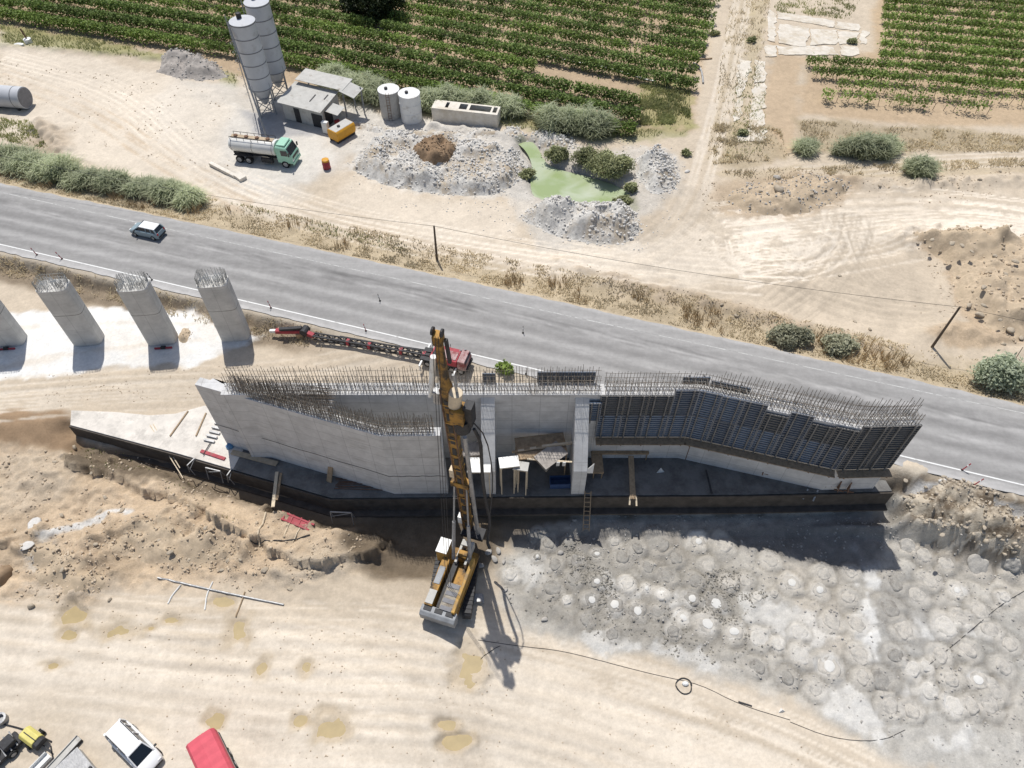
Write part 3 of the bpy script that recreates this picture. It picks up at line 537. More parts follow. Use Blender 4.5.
# ---- vineyards
def bar_np(P,Q,r):
    n=len(P); d=unit(Q-P); a=unit(np.cross(d,np.array((.3,.9,.1)))); b=np.cross(d,a); V=[]
    for c in (P,Q):
        for i in range(3): t=2*math.pi*i/3; V.append(c+r*(math.cos(t)*a+math.sin(t)*b))
    V=np.stack(V,1).reshape(-1,3); k=np.arange(n)*6
    return V,np.concatenate([np.stack([k+i,k+(i+1)%3,k+3+(i+1)%3,k+3+i],-1) for i in range(3)])
def vine_row(xs_,ys_,label,group,dens,zc,zs,lat,sp,mt,gap=.0,stem=True,ls=.2):
    d=np.hypot(np.diff(xs_),np.diff(ys_)); s=np.concatenate([[0],np.cumsum(d)]); Ltot=s[-1]
    n=int(Ltot*dens); u=rng.random(n)*Ltot
    seed=rnd.randint(0,200)
    dn=vn(u/2.2,u*0+seed,seed)*.55+vn(u/.6,u*0+seed,seed+3)*.45
    vine=.5+.5*np.cos(2*math.pi*u/sp)
    keep=rng.random(n)<np.clip((dn-.22-gap)*2.6+.25*vine,0,1); u=u[keep]; dn=dn[keep]
    x=np.interp(u,s,xs_); y=np.interp(u,s,ys_); tx=np.interp(u,s,np.gradient(xs_,s)); ty=np.interp(u,s,np.gradient(ys_,s))
    l=rng.normal(size=len(u))*lat*(.7+.6*dn); r=np.abs(rng.normal(size=len(u)))
    z=ground(x,y)+zc+rng.uniform(-1,1,len(u))*zs*(.75+.5*dn)-np.abs(l)*.25
    Pc=np.stack([x-ty*l+rng.normal(size=len(u))*.1,y+tx*l,z],-1)
    c=np.array((np.interp(Ltot/2,s,xs_),np.interp(Ltot/2,s,ys_),0)); c[2]=float(ground(c[0],c[1]))
    t=thing('vine_row',label,'vine row',tuple(c),0,group)
    V,q=leaves(Pc,ls,1.0,.75); mesh_np('foliage',V-c,q,mt,parent=t)
    if stem:
        k=np.arange(sp*.5,Ltot,sp); k=k+rng.normal(size=len(k))*.12; x=np.interp(k,s,xs_); y=np.interp(k,s,ys_); z=ground(x,y)
        P0=np.stack([x,y,z-.1],-1); P1=P0+np.stack([rng.normal(size=len(k))*.12,rng.normal(size=len(k))*.08,np.full(len(k),zc-.25)],-1)
        A=[bar_np(P0,P1,.045)]
        for sg in (-1,1):
            P2=P1+np.stack([sg*.45+rng.normal(size=len(k))*.08,rng.normal(size=len(k))*.15,.38+.1*rng.random(len(k))],-1); A.append(bar_np(P1,P2,.03))
        V,q=cat2(A); o=mesh_np('vine_stems',V-c,q,M['stem'],parent=t); o['kind']='stuff'
sl_int=lambda x: np.where(x<-50,-.30,np.where(x>-18,-.385,-.30-.085*(x+50)/32))
gx=np.arange(-120,60,.5); gy=np.cumsum(sl_int(gx))*.5; gy=gy-np.interp(-17.2,gx,gy)+103.
kk=0
for k in range(-2,16):
    Y0=gy+4.02*k; xe=24.5+(Y0-91)*.30
    m=(gx>-100)&(Y0<147)&(gx<xe-(7.5 if k<=2 else 0)+rnd.uniform(-.6,.6))
    if k==-1: m&=gx>6
    if k==3: m&=gx<4
    if k==-2: m&=gx>20
    if k==-3: m&=(gx>9)
    if k<=2: m2=m
    xx,yy=gx[m],Y0[m]
    if len(xx)<6: continue
    if yy.max()<90: continue
    vine_row(xx,yy,f'{ORD[kk]} vine row of the wide dense vineyard, counted from the tanks',
        'vine rows of the wide vineyard behind the plant',240 if yy.mean()<125 else 190,1.35,.75,.46,1.6,M['vine2'] if k%3 else M['vine'],-.10 if k<4 else -.04,ls=.17)
    kk+=1
kk=0
for k in range(-3,11):
    a=45.8 if k<1 else 57.5+ (k-1)*1.15
    b=102
    if k==-3: a,b=45.5,69
    if k==-2: a=48.5
    xx=np.arange(a,b,.5); yy=108.45+3.4*k-.155*(xx-52)-.0008*(xx-52)**2
    vine_row(xx,yy,f'{ORD[kk]} sparse bare-stemmed vine row of the top right vineyard, counted from the nearest','vine rows of the top right vineyard',
        150 if k>-2 else 85,1.4,.52,.5,1.5,M['vine'],-.03 if k>-2 else .10,ls=.165)
    kk+=1
# weeds among rows: stuff
def scatter(polys,z,n,cond=None):
    out=[]
    for p in polys:
        pw=pl(p,z); a=np.array(pw); lo,hi=a.min(0),a.max(0); k=int(n)
        x=rng.uniform(lo[0],hi[0],k); y=rng.uniform(lo[1],hi[1],k); m=sdf(pw,x,y)>0; out.append(np.stack([x[m],y[m]],-1))
    P=np.concatenate(out); return P
def grass_patch(name,P,h,mt,lean=.6,w=.09,clump=.5,sc=2.):
    d=fb(P[:,0]/sc,P[:,1]/sc,3,61)+.5; P=P[rng.random(len(P))<np.clip((d-clump)*4+.35,0.04,1)]
    z=ground(P[:,0],P[:,1]); V,q=blades(np.stack([P[:,0],P[:,1],z-.03],-1),h,lean,w,seg=2)
    return struct(mesh_np(name,V,q,mt),'stuff')
x=rng.uniform(-100,100,60000); t=rng.random(60000)**1.2; P=np.stack([x,road_n(x)+.5+t*5.2],-1); P=P[(P[:,0]<15)|(rng.random(len(P))<.9)]
grass_patch('dry_grass',P,.33,M['straw'],.7,.10,.48,1.6)
x=rng.uniform(-100,100,2600); P=np.stack([x,road_n(x)+.8+rng.random(2600)*3.6],-1); d=vn(P[:,0]/2.5,P[:,1]/2.5,71); P=P[d>.74]
M['drystalk']=leafmat('dry_brown_stalks',(.36,.27,.16),(.56,.43,.26),1.,.1)
V,q=cat2([blades(np.concatenate([P+rng.normal(size=P.shape)*.12 for _ in range(5)]).repeat(1,0)@np.eye(2,3)+np.concatenate([ground(P[:,0],P[:,1])]*5)[:,None]*np.array((0,0,1)),1.15,.22,.07,seg=2)])
struct(mesh_np('dry_weed_stalks',V,q,M['drystalk']),'stuff')
x=rng.uniform(-100,-20,9000); P=np.stack([x,road_s(x)-.4-rng.random(9000)*2.2],-1); grass_patch('bank_grass',P,.4,M['straw'],.7,.09,.55,1.3)
P=scatter([[(0,26),(110,42),(240,76),(235,86),(165,60),(60,50),(0,46)],[(300,72),(420,94),(600,128),(690,130),(685,136),(600,138),(500,126),(400,108),(330,92)],[(640,85),(690,78),(690,125),(640,125)]],.8,16000)
grass_patch('green_weeds',P,.5,M['weedb'],.6,.12,.46,2.)
P=scatter([[(800,120),(1024,136),(1024,152),(800,152)],[(715,120),(780,130),(790,160),(712,165)],[(730,0),(752,0),(735,100),(715,160),(706,160)],[(752,0),(770,0),(755,110),(735,160),(722,160)],[(720,172),(1024,158),(1024,166),(760,182)]],.8,9000)
grass_patch('dry_meadow_grass',P,.55,M['straw'],.6,.11,.5,1.8)
P=scatter([[(780,0),(860,0),(850,20),(770,12)],[(735,80),(765,60),(765,150),(725,165)],[(0,118),(30,122),(50,150),(0,140)],[(310,230),(200,195),(400,240),(420,256)]],.8,4000)
grass_patch('scattered_weeds',P,.4,M['weedb'],.6,.12,.45,1.5)
P=scatter([[(60,440),(130,452),(150,470),(90,475)],[(140,460),(190,478),(240,530),(190,515)]],-1.,500); grass_patch('mound_weeds',P,.3,M['weedb'],.6,.1,.55,1.)
# ---- reed clumps
def reed_clump(u,v,rx,ry,h,label,group=None,mt='reed',n=900,name='reed_clump',cat='reeds',w=.13,lean=.8,zz=.8):
    x,y,z=G(u,v,zz); t=thing(name,label,cat,(x,y,z),0,group)
    a=rng.random(n)*6.283; r=np.sqrt(rng.random(n))*(1+.25*np.sin(3*a+u)+.18*np.sin(7*a+v)); P=np.stack([x+rx*r*np.cos(a)+rng.normal(size=n)*.15,y+ry*r*np.sin(a)+rng.normal(size=n)*.15],-1); r=np.clip(r,0,1)
    P=np.concatenate([P,ground(P[:,0],P[:,1])[:,None]-.05],-1)
    hh=h*(1-.3*r**2)*(.55+.75*vn(P[:,0]*1.6,P[:,1]*1.6,int(u)))
    V,q=blades(P,hh,lean,w,seg=3,direc=a)
    # hanging leaves along the canes
    k=n*3; i=rng.integers(0,n,k); Q=P[i]+np.stack([rng.normal(size=k)*.25,rng.normal(size=k)*.25,hh[i]*rng.uniform(.35,1,k)],-1)
    V2,q2=blades(Q,.7,1.9,w*.9,seg=2)
    V,q=cat2([(V,q),(V2,q2)])
    mesh_np('foliage',V-np.array((x,y,z)),q,M[mt],parent=t)
    m=max(8,n//60); P0=P[rng.integers(0,n,m)]; V,q=bar_np(P0-np.array((0,0,.05)),P0+np.stack([rng.normal(size=m)*.15,rng.normal(size=m)*.15,np.full(m,h*.7)],-1),.02); mesh_np('canes',V-np.array((x,y,z)),q,M['straw'],parent=t)
for i,(u,v,rx,ry,h) in enumerate([(6,162,3.5,1.2,2.3),(34,171,3.0,1.1,2.0),(60,178,3.0,1.2,2.4),(90,185,2.9,1.0,1.9),(113,188,1.9,.9,2.0),(147,192,2.2,.8,1.6),(170,197,2.4,.9,1.9),(190,204,1.4,.7,1.7)]):
    reed_clump(u,v,rx,ry,h,f'{ORD[i]} pale green reed clump on the roadside verge, counted from the left edge','reed clumps on the roadside verge',n=800)
for i,(u,v,rx,ry,h) in enumerate([(358,94,2.8,1.6,3.0),(376,100,2.3,1.4,2.6),(432,108,2.6,1.4,2.6),(452,105,2.6,1.2,2.4),(478,108,2.6,1.2,2.4),(506,114,2.4,1.3,2.5),(560,128,3.0,1.7,3.1),(590,132,2.8,1.7,3.0),(334,84,2.2,1.3,2.4)]):
    reed_clump(u,v,rx,ry,h,f'tall grey-green reed clump along the near vineyard edge behind the tanks, {ORD[i]} of the strip','reed clumps between the tanks and the vineyard',n=750)
reed_clump(866,154,3.6,1.3,2.3,'widest pale reed clump between the two dirt tracks below the right vineyard','reed clumps beside the upper right track',n=1100)
reed_clump(804,152,1.2,.9,1.5,'small round reed clump at the left end of the grassy strip under the right vineyard','reed clumps beside the upper right track',n=350)
reed_clump(882,151,1.8,1.,1.6,'medium reed clump crowding the right side of the widest clump','reed clumps beside the upper right track',n=400)
reed_clump(918,174,1.5,1.2,2.1,'rounded lone reed clump standing in front of the upper right dirt track','reed clumps beside the upper right track',n=650)
# ---- bushes
def bush(u,v,rx,ry,h,label,mt,group=None,n=2600,name='bush',cat='bush',zz=.8,lobes=9,ls=.17,stemh=.5):
    x,y,z=G(u,v,zz); t=thing(name,label,cat,(x,y,z),0,group); c0=np.array((x,y,z))
    L=[]
    for i in range(lobes):
        a=rnd.random()*6.283; r=math.sqrt(rnd.random())*.68; k=n//lobes; cx,cy=rx*r*math.cos(a),ry*r*math.sin(a); lr=rnd.uniform(.36,.58)
        d=unit(rng.normal(size=(k,3)))*(rng.random(k)**.28)[:,None]; d[:,2]=np.abs(d[:,2])*1.0-.25*rng.random(k)
        L.append(np.array((cx,cy,h*(.30+.12*rnd.random()*(1-r))))+d*np.array((rx*lr,ry*lr,h*(.68-.25*r))))
    P=np.concatenate(L); wk=rng.random(len(P))<.16; P[wk]+=rng.normal(size=(int(wk.sum()),3))*.28*min(1,h/2); P=P[P[:,2]>.02]+c0; V,q=leaves(P,ls,1.1,.5); mesh_np('foliage',V-c0,q,M[mt],parent=t)
    m=10; P0=c0+np.stack([rng.normal(size=m)*.2,rng.normal(size=m)*.2,np.full(m,-.1)],-1); P1=c0+np.stack([rng.normal(size=m)*rx*.45,rng.normal(size=m)*ry*.45,np.full(m,h*.7)],-1); V,q=bar_np(P0,P1,.04); mesh_np('stems',V-c0,q,M['bark'],parent=t)
bush(790,343,2.4,1.5,2.2,'grey-olive rounded bush on the verge, left of a close pair','olivebush','bushes on the right verge',n=3800)
bush(837,350,1.9,1.3,1.9,'grey-olive rounded bush on the verge, right of a close pair','olivebush','bushes on the right verge',n=3000)
bush(1000,384,3.8,2.3,3.6,'large pale green bushy shrub beside the road at the right edge','oleander','bushes on the right verge',n=7500,lobes=16,ls=.2)
bush(610,174,3.1,2.6,3.2,'largest dusty green shrub hanging over the pond bank','pondbush','shrubs around the green pond',n=8000,lobes=16,zz=.4)
bush(584,163,2.2,1.7,2.5,'dusty green shrub joining the left flank of the largest pond shrub','pondbush','shrubs around the green pond',n=4200,lobes=10,zz=.4)
bush(557,164,1.7,1.6,2.3,'small dusty green shrub at the narrow neck of the pond','pondbush','shrubs around the green pond',n=2200)
bush(624,204,1.5,.9,1.2,'low shrub at the lower right tip of the pond','pondbush','shrubs around the green pond',n=1400)
bush(633,192,1.2,1.0,1.3,'little shrub between the largest pond shrub and the right rubble heap','pondbush','shrubs around the green pond',n=1000)
bush(528,178,1.1,1.2,1.3,'narrow shrub on the left bank of the pond','pondbush','shrubs around the green pond',n=1000)
bush(504,373,1.0,.8,1.5,'bright green shrub growing by the road behind the rig mast','vine',None,n=1000,zz=.3)
bush(686,155,.7,.6,.9,'small round weed bush on the left side of the dirt track','pondbush',None,n=500)
for u,v,lb in ((752,42,'tiny dark bush at the left end of the broken concrete floors'),(742,135,'tiny bush at the near end of the long concrete strip'),(852,43,'low green bush growing through the right edge of the broken floors'),(714,35,'tiny bush by the left wheel track near the vineyard corner')): bush(u,v,.9,.7,.9,lb,'pondbush','small bushes by the old concrete floors',n=500)
# ---- dark tree at the top edge
x,y,z=G(376,22,.8); y+=2.0; t=thing('dark_tree','big very dark round-crowned tree standing in the vineyard at the top edge','tree',(x,y,z)); c0=np.array((x,y,z))
L=[]
for i in range(26):
    a=rnd.random()*6.283; r=math.sqrt(rnd.random())*4.4; k=420; lr=rnd.uniform(1.3,2.1); d=unit(rng.normal(size=(k,3)))*(rng.random(k)**.3)[:,None]*lr
    L.append(np.array((r*math.cos(a),r*math.sin(a)*.9,rnd.uniform(2.2,6.2)*(1-r/14)))+d)
P=np.concatenate(L)+c0; V,q=leaves(P,.28,.3,.6); mesh_np('crown',V-c0,q,M['darktree'],parent=t)
mb=MB().tube((0,0,-.2),(0.1,0,2.6),.32,10,.22)
for i in range(7):
    a=i*.9; mb.tube((.1,0,1.8+.15*i),(2.6*math.cos(a),2.4*math.sin(a),4.2+.2*i),.13,6,.05)
mb.build('trunk',M['bark'],t)
# ================================================================ CONCRETE WORKS
def concrete(name,c,joint=(2.4,1.25),jd=.62,streak=.5,uv=True,dirt=(.25,.225,.19),f2=.6):
    m=bpy.data.materials.new(name); m.use_nodes=True; nt=m.node_tree; N=nt.nodes; L=nt.links; b=N['Principled BSDF']; b.inputs['Roughness'].default_value=.85; b.inputs['Specular IOR Level'].default_value=.2
    tc=N.new('ShaderNodeTexCoord'); g=N.new('ShaderNodeNewGeometry')
    n=N.new('ShaderNodeTexNoise'); n.inputs['Scale'].default_value=.9; n.inputs['Detail'].default_value=8; n.inputs['Roughness'].default_value=.7; L.new(g.outputs['Position'],n.inputs['Vector'])
    r=N.new('ShaderNodeValToRGB'); r.color_ramp.elements[0].position=.3; r.color_ramp.elements[1].position=.7; r.color_ramp.elements[0].color=(*[k*.82 for k in c],1); r.color_ramp.elements[1].color=(*[k*1.12 for k in c],1); L.new(n.outputs[0],r.inputs[0]); out=r.outputs[0]
    mp=N.new('ShaderNodeMapping'); mp.inputs['Scale'].default_value=(.25,.25,1.6) if uv else (.5,.5,.5); L.new(g.outputs['Position'],mp.inputs['Vector'])
    n2=N.new('ShaderNodeTexNoise'); n2.inputs['Scale'].default_value=1.; n2.inputs['Detail'].default_value=8; n2.inputs['Roughness'].default_value=.75; L.new(mp.outputs[0],n2.inputs['Vector'])
    k=N.new('ShaderNodeMapRange'); k.inputs[1].default_value=f2-.06; k.inputs[2].default_value=f2+.12; k.inputs[4].default_value=streak; L.new(n2.outputs[0],k.inputs[0])
    mx=N.new('ShaderNodeMixRGB'); mx.inputs[2].default_value=(*dirt,1); L.new(k.outputs[0],mx.inputs[0]); L.new(out,mx.inputs[1]); out=mx.outputs[0]
    if joint:
        bt=N.new('ShaderNodeTexBrick'); bt.offset=0; bt.inputs['Scale'].default_value=1; bt.inputs['Brick Width'].default_value=joint[0]; bt.inputs['Row Height'].default_value=joint[1]; bt.inputs['Mortar Size'].default_value=.022; bt.inputs['Mortar Smooth'].default_value=.4
        bt.inputs['Color1'].default_value=(1,1,1,1); bt.inputs['Color2'].default_value=(.93,.93,.93,1); bt.inputs['Mortar'].default_value=(jd,jd,jd,1); L.new(tc.outputs['UV'],bt.inputs['Vector'])
        ml=N.new('ShaderNodeMixRGB'); ml.blend_type='MULTIPLY'; ml.inputs[0].default_value=1; L.new(out,ml.inputs[1]); L.new(bt.outputs[0],ml.inputs[2]); out=ml.outputs[0]
    L.new(out,b.inputs['Base Color'])
    bp=N.new('ShaderNodeBump'); bp.inputs['Strength'].default_value=.25; bp.inputs['Distance'].default_value=.04; n3=N.new('ShaderNodeTexNoise'); n3.inputs['Scale'].default_value=5; n3.inputs['Detail'].default_value=7; L.new(g.outputs['Position'],n3.inputs['Vector']); L.new(n3.outputs[0],bp.inputs['Height']); L.new(bp.outputs[0],b.inputs['Normal'])
    return m
M['wallc']=concrete('cast_wall_concrete',(.60,.595,.585))
M['colc']=concrete('cast_buttress_concrete',(.62,.615,.60),(1.2,2.4),.75,.35)
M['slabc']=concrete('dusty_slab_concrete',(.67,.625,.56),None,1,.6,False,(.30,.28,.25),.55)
M['pierc']=concrete('pier_concrete',(.55,.54,.515),(1.5,2.5),.8,.3)
M['oldc']=concrete('old_pale_concrete',(.70,.65,.57),None,1,.5,False,(.45,.37,.24),.56)
M['floorc']=concrete('broken_floor_concrete',(.64,.59,.51),None,1,.75,False,(.43,.35,.24),.52)
M['joint']=pm('cold_joint_stain',(.2,.19,.17),.9,.3,2)
M['blue']=pm('blue_formwork_face',(.16,.215,.30),.6,.3,1.2,.05,col2=(.27,.28,.29),sc2=.7,f2=.58)
M['navy']=pm('dark_formwork_face',(.095,.12,.16),.65,.3,1.2,.05,col2=(.17,.16,.15),sc2=.8,f2=.56)
M['brownform']=pm('brown_board_formwork',(.125,.13,.132),.8,.3,1.4,.05)
M['rib']=pm('formwork_ribs',(.22,.23,.25),.6,.3,2)
M['soldier']=pm('rusty_soldier_beams',(.175,.168,.16),.75,.3,2)
ab=thing('bridge_abutment','long grey concrete bridge abutment with wing walls under construction beside the road','bridge abutment',(0,35,.3))
ZT=9.4
SLAB=[(-42.8,40.8),(-31.2,37.45),(-25.8,35.75),(-16.2,32.75),(-6.5,32.85),(6,33.0),(20.6,33.1),(34.4,33.45),(33.9,36.0),(28.6,36.4),(16.5,39.8),(-25,39.8),(-28,41.6),(-30.4,43.2),(-33,42.2),(-35.5,42.0),(-39,42.4),(-43.4,42.6)]
M['slabd']=concrete('shade_darkened_stained_slab',(.20,.195,.185),None,1,.7,False,(.09,.085,.08),.5)  # stained slab, its colour darkened further for the wall shadow over it
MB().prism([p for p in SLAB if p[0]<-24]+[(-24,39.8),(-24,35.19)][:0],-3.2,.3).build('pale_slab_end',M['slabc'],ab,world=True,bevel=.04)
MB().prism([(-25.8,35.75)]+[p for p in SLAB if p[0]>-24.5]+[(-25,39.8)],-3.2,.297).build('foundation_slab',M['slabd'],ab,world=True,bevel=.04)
mb=MB(); SO=[(-42.9,40.7),(-31.3,37.3),(-25.9,35.6),(-16.3,32.6),(-6.5,32.7),(6,32.85),(20.6,32.95),(34.5,33.3)]
M['slabform']=pm('dark_slab_side',(.085,.072,.06),.85,.35,1.2)  # dark slab side; on the blinding step the colour carries painted shadow
for a,b in zip(SO,SO[1:]): mb.bar((*a,-.78),(*b,-.78),.1,2.1)
mb.build('slab_edge_form',M['slabform'],ab,world=True)
mb=MB()
for a,b in zip(SO,SO[1:]): mb.bar((a[0],a[1]-.3,-1.78),(b[0],b[1]-.3,-1.78),.7,.2)
mb.build('blinding_step',M['slabform'],ab,world=True)
def offs(P,d):   # offset polyline to the left (north for west->east)
    out=[]
    for i,p in enumerate(P):
        a=P[max(i-1,0)]; b=P[min(i+1,len(P)-1)]; dx,dy=b[0]-a[0],b[1]-a[1]; l=math.hypot(dx,dy); out.append((p[0]-dy/l*d,p[1]+dx/l*d))
    return out
def wallpoly(P,th): return P+offs(P,th)[::-1]
LW=[(-27.0,38.5),(-10.6,33.15),(-5.75,33.2)]; RW=[(7.4,37.0),(15.5,37.0),(28.0,33.55),(32.7,33.7)]
MB().prism(wallpoly(LW,.85),.3,ZT).build('wing_wall',M['wallc'],ab,world=True,bevel=.03)
MB().prism(wallpoly([(-24.3,37.02),(7.4,37.02)],1.3),.3,ZT+.45).build('back_wall',M['wallc'],ab,world=True,bevel=.03)
MB().prism(wallpoly(RW,1.25),.3,ZT+.4).build('wing_wall',M['wallc'],ab,world=True,bevel=.03)
mb=MB()
for a,b,z0,z1 in ((LW[0],LW[1],3.6,3.3),(LW[1],LW[2],3.3,3.3)):
    n=14
    for i in range(n):
        p=[a[k]+(b[k]-a[k])*i/n for k in (0,1)]; q=[a[k]+(b[k]-a[k])*(i+1)/n for k in (0,1)]; za=z0+(z1-z0)*i/n+.05*math.sin(i*1.7); zb=z0+(z1-z0)*(i+1)/n+.05*math.sin((i+1)*1.7)
        mb.bar((p[0]-.003,p[1]-.004,za),(q[0]-.003,q[1]-.004,zb),.05,.07)
mb.build('pour_joint',M['joint'],ab,world=True)
def counterfort(xc,w):
    prof=[(33.12,.3),(33.12,4.1),(37.02,9.5),(37.02,.3)]   # y,z
    mb=MB(); mb.add([(xc-w/2,y,z) for y,z in prof]+[(xc+w/2,y,z) for y,z in prof],[(0,1,2,3),(7,6,5,4),(0,4,5,1),(1,5,6,2),(2,6,7,3),(3,7,4,0)]); mb.build('buttress',M['colc'],ab,world=True,bevel=.03)
for u in (490,578):
    x,_=at(u,494,.3); counterfort(x-.05,1.18)
def cage(P,th,z0,ln,step=.26,rows=2,horiz=(.35,1.0,1.6),name='rebar_cage',mat='rebar',s0=0,s1=None,par=None,inset=.12,lean=.05,slant=None,rad=.024,zfun=None):
    d=[math.hypot(b[0]-a[0],b[1]-a[1]) for a,b in zip(P,P[1:])]; L_=sum(d); s1=s1 or L_; A=[]
    for r in range(rows):
        off=inset+(th-2*inset)*r/max(rows-1,1); Q=offs(P,off); qx=[q[0] for q in Q]; qy=[q[1] for q in Q]; qs=np.concatenate([[0],np.cumsum([math.hypot(b[0]-a[0],b[1]-a[1]) for a,b in zip(Q,Q[1:])])])*L_/max(1e-6,sum(math.hypot(b[0]-a[0],b[1]-a[1]) for a,b in zip(Q,Q[1:])))
        s=np.arange(s0+.1,s1,step); x=np.interp(s,qs,qx); y=np.interp(s,qs,qy); n=len(s); l=ln*(.86+.22*rng.random(n))
        P0=np.stack([x,y,np.full(n,z0-.1)],-1); P1=P0+np.stack([rng.normal(size=n)*lean,rng.normal(size=n)*lean,l+.1],-1); A.append(bar_np(P0,P1,rad))
        for h in horiz:
            t=np.linspace(s0,s1,max(3,int((s1-s0)/1.5))); x=np.interp(t,qs,qx); y=np.interp(t,qs,qy); H=np.stack([x,y,z0+h+rng.normal(size=len(t))*.03],-1); A.append(bar_np(H[:-1],H[1:],rad*.9))
    if rows>1:
        Qa=offs(P,inset); Qb=offs(P,th-inset); s=np.arange(s0+.2,s1,step*2)
        def ip(Q): 
            dd=np.concatenate([[0],np.cumsum([math.hypot(b[0]-a[0],b[1]-a[1]) for a,b in zip(Q,Q[1:])])]); dd*=L_/dd[-1]; return np.interp(s,dd,[q[0] for q in Q]),np.interp(s,dd,[q[1] for q in Q])
        xa,ya=ip(Qa); xb,yb=ip(Qb)
        for h in horiz[:2]: A.append(bar_np(np.stack([xa,ya,np.full(len(s),z0+h)],-1),np.stack([xb,yb,np.full(len(s),z0+h+.05)],-1),rad*.8))
    V,q=cat2(A); p=par or ab; return mesh_np(name,V-np.array(p.location),q,M[mat],parent=p)
cage(LW,.85,ZT,2.1,.24,3,(.3,.8,1.3),s0=3.6,s1=21.6)
cage(LW,.85,ZT,1.9,.30,2,(.5,1.1),mat='rebar2',s0=4.0,s1=21.4,inset=.22)
cage([(-23.7,37.02),(7.4,37.02)],1.3,ZT+.45,2.2,.25,2,(.4,1.0,1.7))
cage([(-22.0,37.02),(7.4,37.02)],1.3,ZT+.45,1.3,.36,2,(.3,),mat='rebar2',inset=.25)
cage(RW,1.25,ZT+.4,1.7,.26,2,(.4,1.0,1.5),s0=.3)
cage(RW,1.25,ZT+.4,1.2,.34,2,(.3,.8),mat='rebar2',inset=.3,s0=.3)
RB=offs(RW,1.25); cage(RB,.5,ZT+.4,2.2,.3,1,(1.2,),s0=10,inset=.02)
INF=[(-26.2,38.9),(-24.2,38.27),(-15.2,35.55),(-15.2,37.03),(-24.2,37.03+1.2)]
MB().prism([(-25.9,38.95),(-15.0,35.4),(-15.0,37.01),(-24.0,38.2),(-25.6,39.2)],.3,ZT-.03).build('corner_infill',M['wallc'],ab,world=True)
ipol=[(-24.2,38.3),(-12.0,34.5),(-12.0,36.2),(-15.0,37.0),(-23.8,38.2)]; gx2,gy2=np.meshgrid(np.arange(-24,-12,.27),np.arange(34.5,38.4,.3)); gx2=gx2.ravel(); gy2=gy2.ravel(); kk_=(sdf([(-24.2,38.3),(-15.1,35.3),(-15.1,37.0),(-23.8,38.2)],gx2,gy2)>-.15); gx2,gy2=gx2[kk_],gy2[kk_]
n=len(gx2); P0=np.stack([gx2,gy2,np.full(n,ZT-.1)],-1); A=[bar_np(P0,P0+np.stack([rng.normal(size=n)*.06,rng.normal(size=n)*.06,1.5+.6*rng.random(n)],-1),.024)]
for h in (.4,.9,1.4):
    for yy in np.arange(35.4,38.2,.35):
        x0=-24.2+(38.3-yy)/.33*1.0 if yy<38.3 else -24; x0=max(-24.2,min(-15.2,-15.1-(yy-35.3)/3.0*9.1)); A.append(bar_np(np.array([[x0,yy,ZT+h]]),np.array([[-15.1+.6*h,min(yy,37.)-.2,ZT+h+.05]]),.022))
V,q=cat2(A); mesh_np('rebar_cage',V-np.array(ab.location),q,M['rebar'],parent=ab)
# ---- formwork panels
def panel_proto(w,h,face,name='formwork_panel'):
    root=thing(name,'x','formwork panel')
    MB().box((0,-.03,h/2),(w-.03,.05,h-.02)).build('face_sheet',M[face],root)
    mb=MB()
    for i in range(int(h/.3)+1): mb.box((0,-.10,.06+i*(h-.12)/int(h/.3)),(w-.05,.09,.055))
    for sx in (-1,1): mb.box((sx*(w/2-.045),-.098,h/2),(.06,.085,h-.03))
    mb.build('ribs',M['rib'] if face!='brownform' else M['soldier'],root)
    for sx in (-.27,.27): MB().box((sx*w,-.21,h/2-.05),(.11,.12,h+.25)).build('soldier_beam',M['soldier'],root)
    return root
protos={}
def place_panel(face,w,h,x,y,z,rz,label,group):
    k=(face,round(w,2),round(h,2))
    if k not in protos: protos[k]=panel_proto(w,h,face); o=protos[k]
    else: o=dup(protos[k])
    o.location=(x,y,z); o.rotation_euler=(0,0,rz); o['label']=label; o['group']=group; return o
def along(P,s):
    for a,b in zip(P,P[1:]):
        l=math.hypot(b[0]-a[0],b[1]-a[1])
        if s<=l+1e-6: return (a[0]+(b[0]-a[0])*s/l,a[1]+(b[1]-a[1])*s/l,math.atan2(b[1]-a[1],b[0]-a[0]))
        s-=l
    return (*P[-1],math.atan2(b[1]-a[1],b[0]-a[0]))
FW=offs(RW,-.06); cn={}
segs=[(FW[0],FW[1],4,['blue','navy','blue','blue'],['brownform','brownform','brownform','navy']),(FW[1],FW[2],7,['blue','navy','blue','blue','navy','blue','navy'],['blue','blue','navy','brownform','navy','brownform','brownform']),(FW[2],FW[3],2,['brownform','brownform'],['brownform','brownform'])]
wh=['on the straight back wall','on the slanting right wing','on the far right end face']
tops=[[2.7,2.7,2.7,3.4],[3.4,3.3,3.3,2.3,3.1,2.2,2.4],[3.1,3.1]]
cname={'blue':'blue steel','navy':'dark navy','brownform':'brown boarded'}
for si,(a,b,n,lo,up) in enumerate(segs):
    l=math.hypot(b[0]-a[0],b[1]-a[1]); rz=math.atan2(b[1]-a[1],b[0]-a[0]); w=l/n
    for i in range(n):
        x=a[0]+(b[0]-a[0])*(i+.5)/n; y=a[1]+(b[1]-a[1])*(i+.5)/n
        place_panel(lo[i],w,3.2,x,y,4.05,rz,f'{cname[lo[i]]} formwork panel, lower tier, {ORD[i]} from the left {wh[si]}','wall formwork panels')
        place_panel(up[i],w,tops[si][i],x,y,7.28,rz,f'{cname[up[i]]} formwork panel, upper tier, {ORD[i]} from the left {wh[si]}','wall formwork panels')
# first tall strip by the right buttress
place_panel('blue',1.1,2.5,7.0,36.75,6.7,0,'narrow blue formwork panel standing tight against the right buttress','wall formwork panels')
